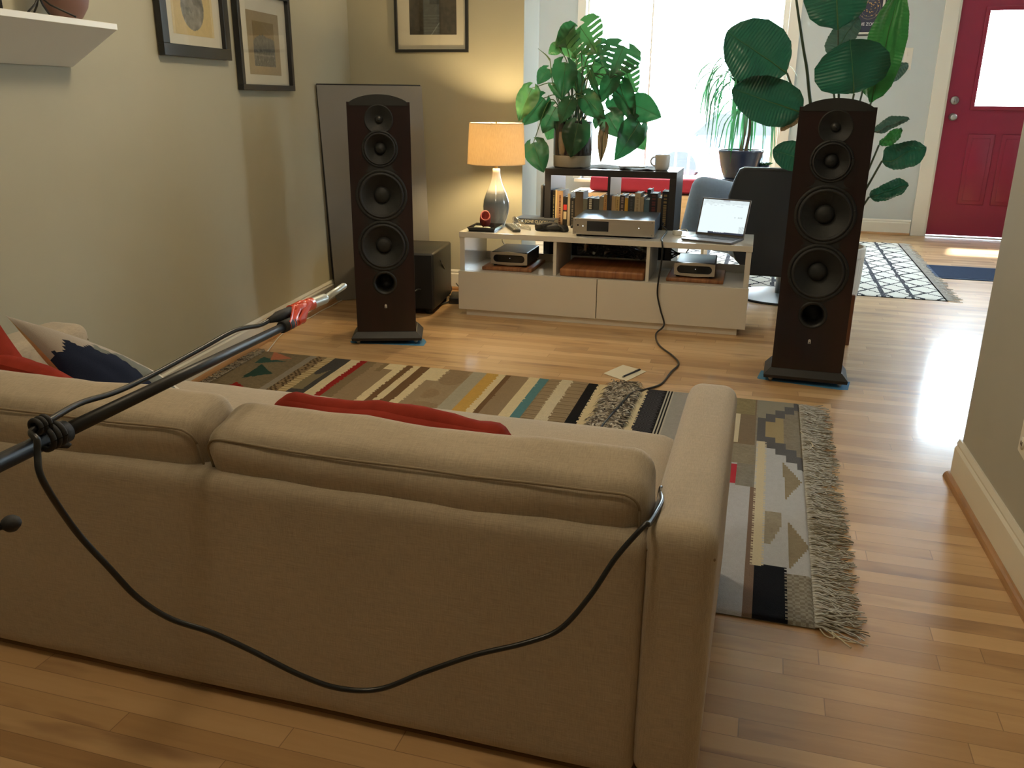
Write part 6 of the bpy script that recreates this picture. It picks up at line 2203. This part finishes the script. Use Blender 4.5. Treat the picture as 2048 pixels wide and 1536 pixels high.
# bird of paradise
BPC = Vector((1.963, .125, 0))
t = thing('potted_bird_of_paradise', 'tall plant with huge paddle leaves in a white ribbed pot behind the right loudspeaker', 'potted plant', BPC)
pz0, pz1, pr = .192, .490, .190
n_ = 96
rings = []
for r, z, fl in [(.140, pz0, 0), (.158, pz0 + .006, 0), (.174, pz0 + .03, 1), (.184, pz0 + .12, 1), (pr - .002, pz1 - .055, 1), (pr, pz1 - .045, 0), (pr, pz1 - .004, 0), (pr - .004, pz1, 0), (pr - .014, pz1, 0), (pr - .018, pz1 - .05, 0), (0.001, pz1 - .05, 0)]:
    rings.append([((r - fl * (.0022 if i % 2 else 0)) * math.cos(2 * PI * i / n_), (r - fl * (.0022 if i % 2 else 0)) * math.sin(2 * PI * i / n_), z) for i in range(n_)])
G().loops(rings, 0, True, True, smooth=False).build('pot', pm('ribbed_white_ceramic', (.62, .60, .55), .5, var=.04), t)
G().lathe([(pr - .018, pz1 - .048), (.1, pz1 - .035), (0, pz1 - .03)], 28).build('soil', M_SOIL, t)
M_WALN = wood('walnut_legs', (.10, .035, .02), (.20, .08, .04), (20, 20, 3), .4)
g = G()
for a_ in (0, PI / 2):
    g.box(-.155, .155, -.014, .014, pz0 - .045, pz0 - .001, mat=Matrix.Rotation(a_ - PI / 4 + .1, 4, 'Z'))
g.build('stand_cross_bar', M_WALN, t)
for k in range(4):
    a_ = -PI / 4 + .08 + k * PI / 2
    c_ = Vector((math.cos(a_) * .190, math.sin(a_) * .190, 0))
    G().box(c_.x - .013, c_.x + .013, c_.y - .013, c_.y + .013, 0, pz0 + .07, bev=.003).build('stand_leg', M_WALN, t)
Br, Dk, Gy = M_BOPG, M_BOP, leaf_mat('leaf_underside_grey', (.06, .085, .075), (.05, .1, .06), .35)
BL = [  # base px, tip px, width px, Yb, Yt, mat, curl, fold, tilt
    ((1574, 146), (1458, 62), 128, .05, -.05, Dk, .10, .05, .25), ((1606, 226), (1466, 178), 92, -.02, -.12, Dk, .06, .0, -.1),
    ((1676, 60), (1668, -130), 124, .10, .05, Dk, .05, .05, .0), ((1708, 188), (1702, 84), 142, .0, -.10, Dk, .12, .0, .1),
    ((1742, 206), (1796, -22), 78, .16, .10, Br, .06, .12, -.35), ((1662, 118), (1714, 32), 62, .26, .24, Gy, .08, .5, -.6),
    ((1726, 180), (1818, 120), 44, .22, .30, Gy, .12, .3, -.5), ((1742, 266), (1818, 236), 24, .12, .08, Gy, .02, .8, -.6),
    ((1764, 322), (1852, 300), 66, .06, .0, Dk, .10, .25, .5), ((1758, 290), (1806, 262), 34, .12, .10, Br, .12, .3, .8),
    ((1738, 394), (1818, 374), 42, .06, .04, Dk, .14, .3, .6), ((1618, 322), (1546, 300), 58, .10, .08, Dk, .05, .1, .0),
    ((1604, 226), (1560, 254), 26, .02, .0, M_DEAD, .3, .8, .4)]
for k, (bp, tp_, wpx, Yb_, Yt_, mt, cu, fo, tl) in enumerate(BL):
    B, T = at(*bp, Y=Yb_), at(*tp_, Y=Yt_)
    w = wpx * (B - CAM).dot(_f) / CF
    leaf(t, 'leaf', mt, B, T, w, k * 2.1 + 3, PADDLE, False, curl=cu, fold=fo, wave=.16 if k in (7, 8, 9, 10, 12) else .07, tilt=tl, nu=110, nv=8)
    r0 = BPC + Vector((random.uniform(-.05, .05), random.uniform(-.04, .06), pz1 - .04))
    m1_ = Vector((r0.x + (B.x - r0.x) * .35, (r0.y + B.y) / 2 + .03, r0.z + (B.z - r0.z) * .55))
    if bp[0] > 1700 and bp[1] > 250:
        m1_ = Vector((r0.x + (B.x - r0.x) * .55, (r0.y + B.y) / 2 + .04, r0.z + (B.z - r0.z) * .45 + .0))
    stalk(t, 'leaf_stalk', [r0, m1_, B], .0085, .0048, M_STEMD)
# the tall stalk whose leaf is above the frame
stalk(t, 'leaf_stalk', [BPC + Vector((-.05, -.02, pz1 - .04)), at(1640, 330, Y=.06), at(1621, 205, Y=.04), at(1614, 140, Y=.03), at(1607, 98, Y=.02), at(1594, 10, Y=.0), at(1586, -60, Y=.0)], .010, .005, M_STEMD)
leaf(t, 'leaf', Dk, at(1586, -60, Y=0), at(1530, -260, Y=-.05), .34, 77, PADDLE, False, nu=30, nv=6)
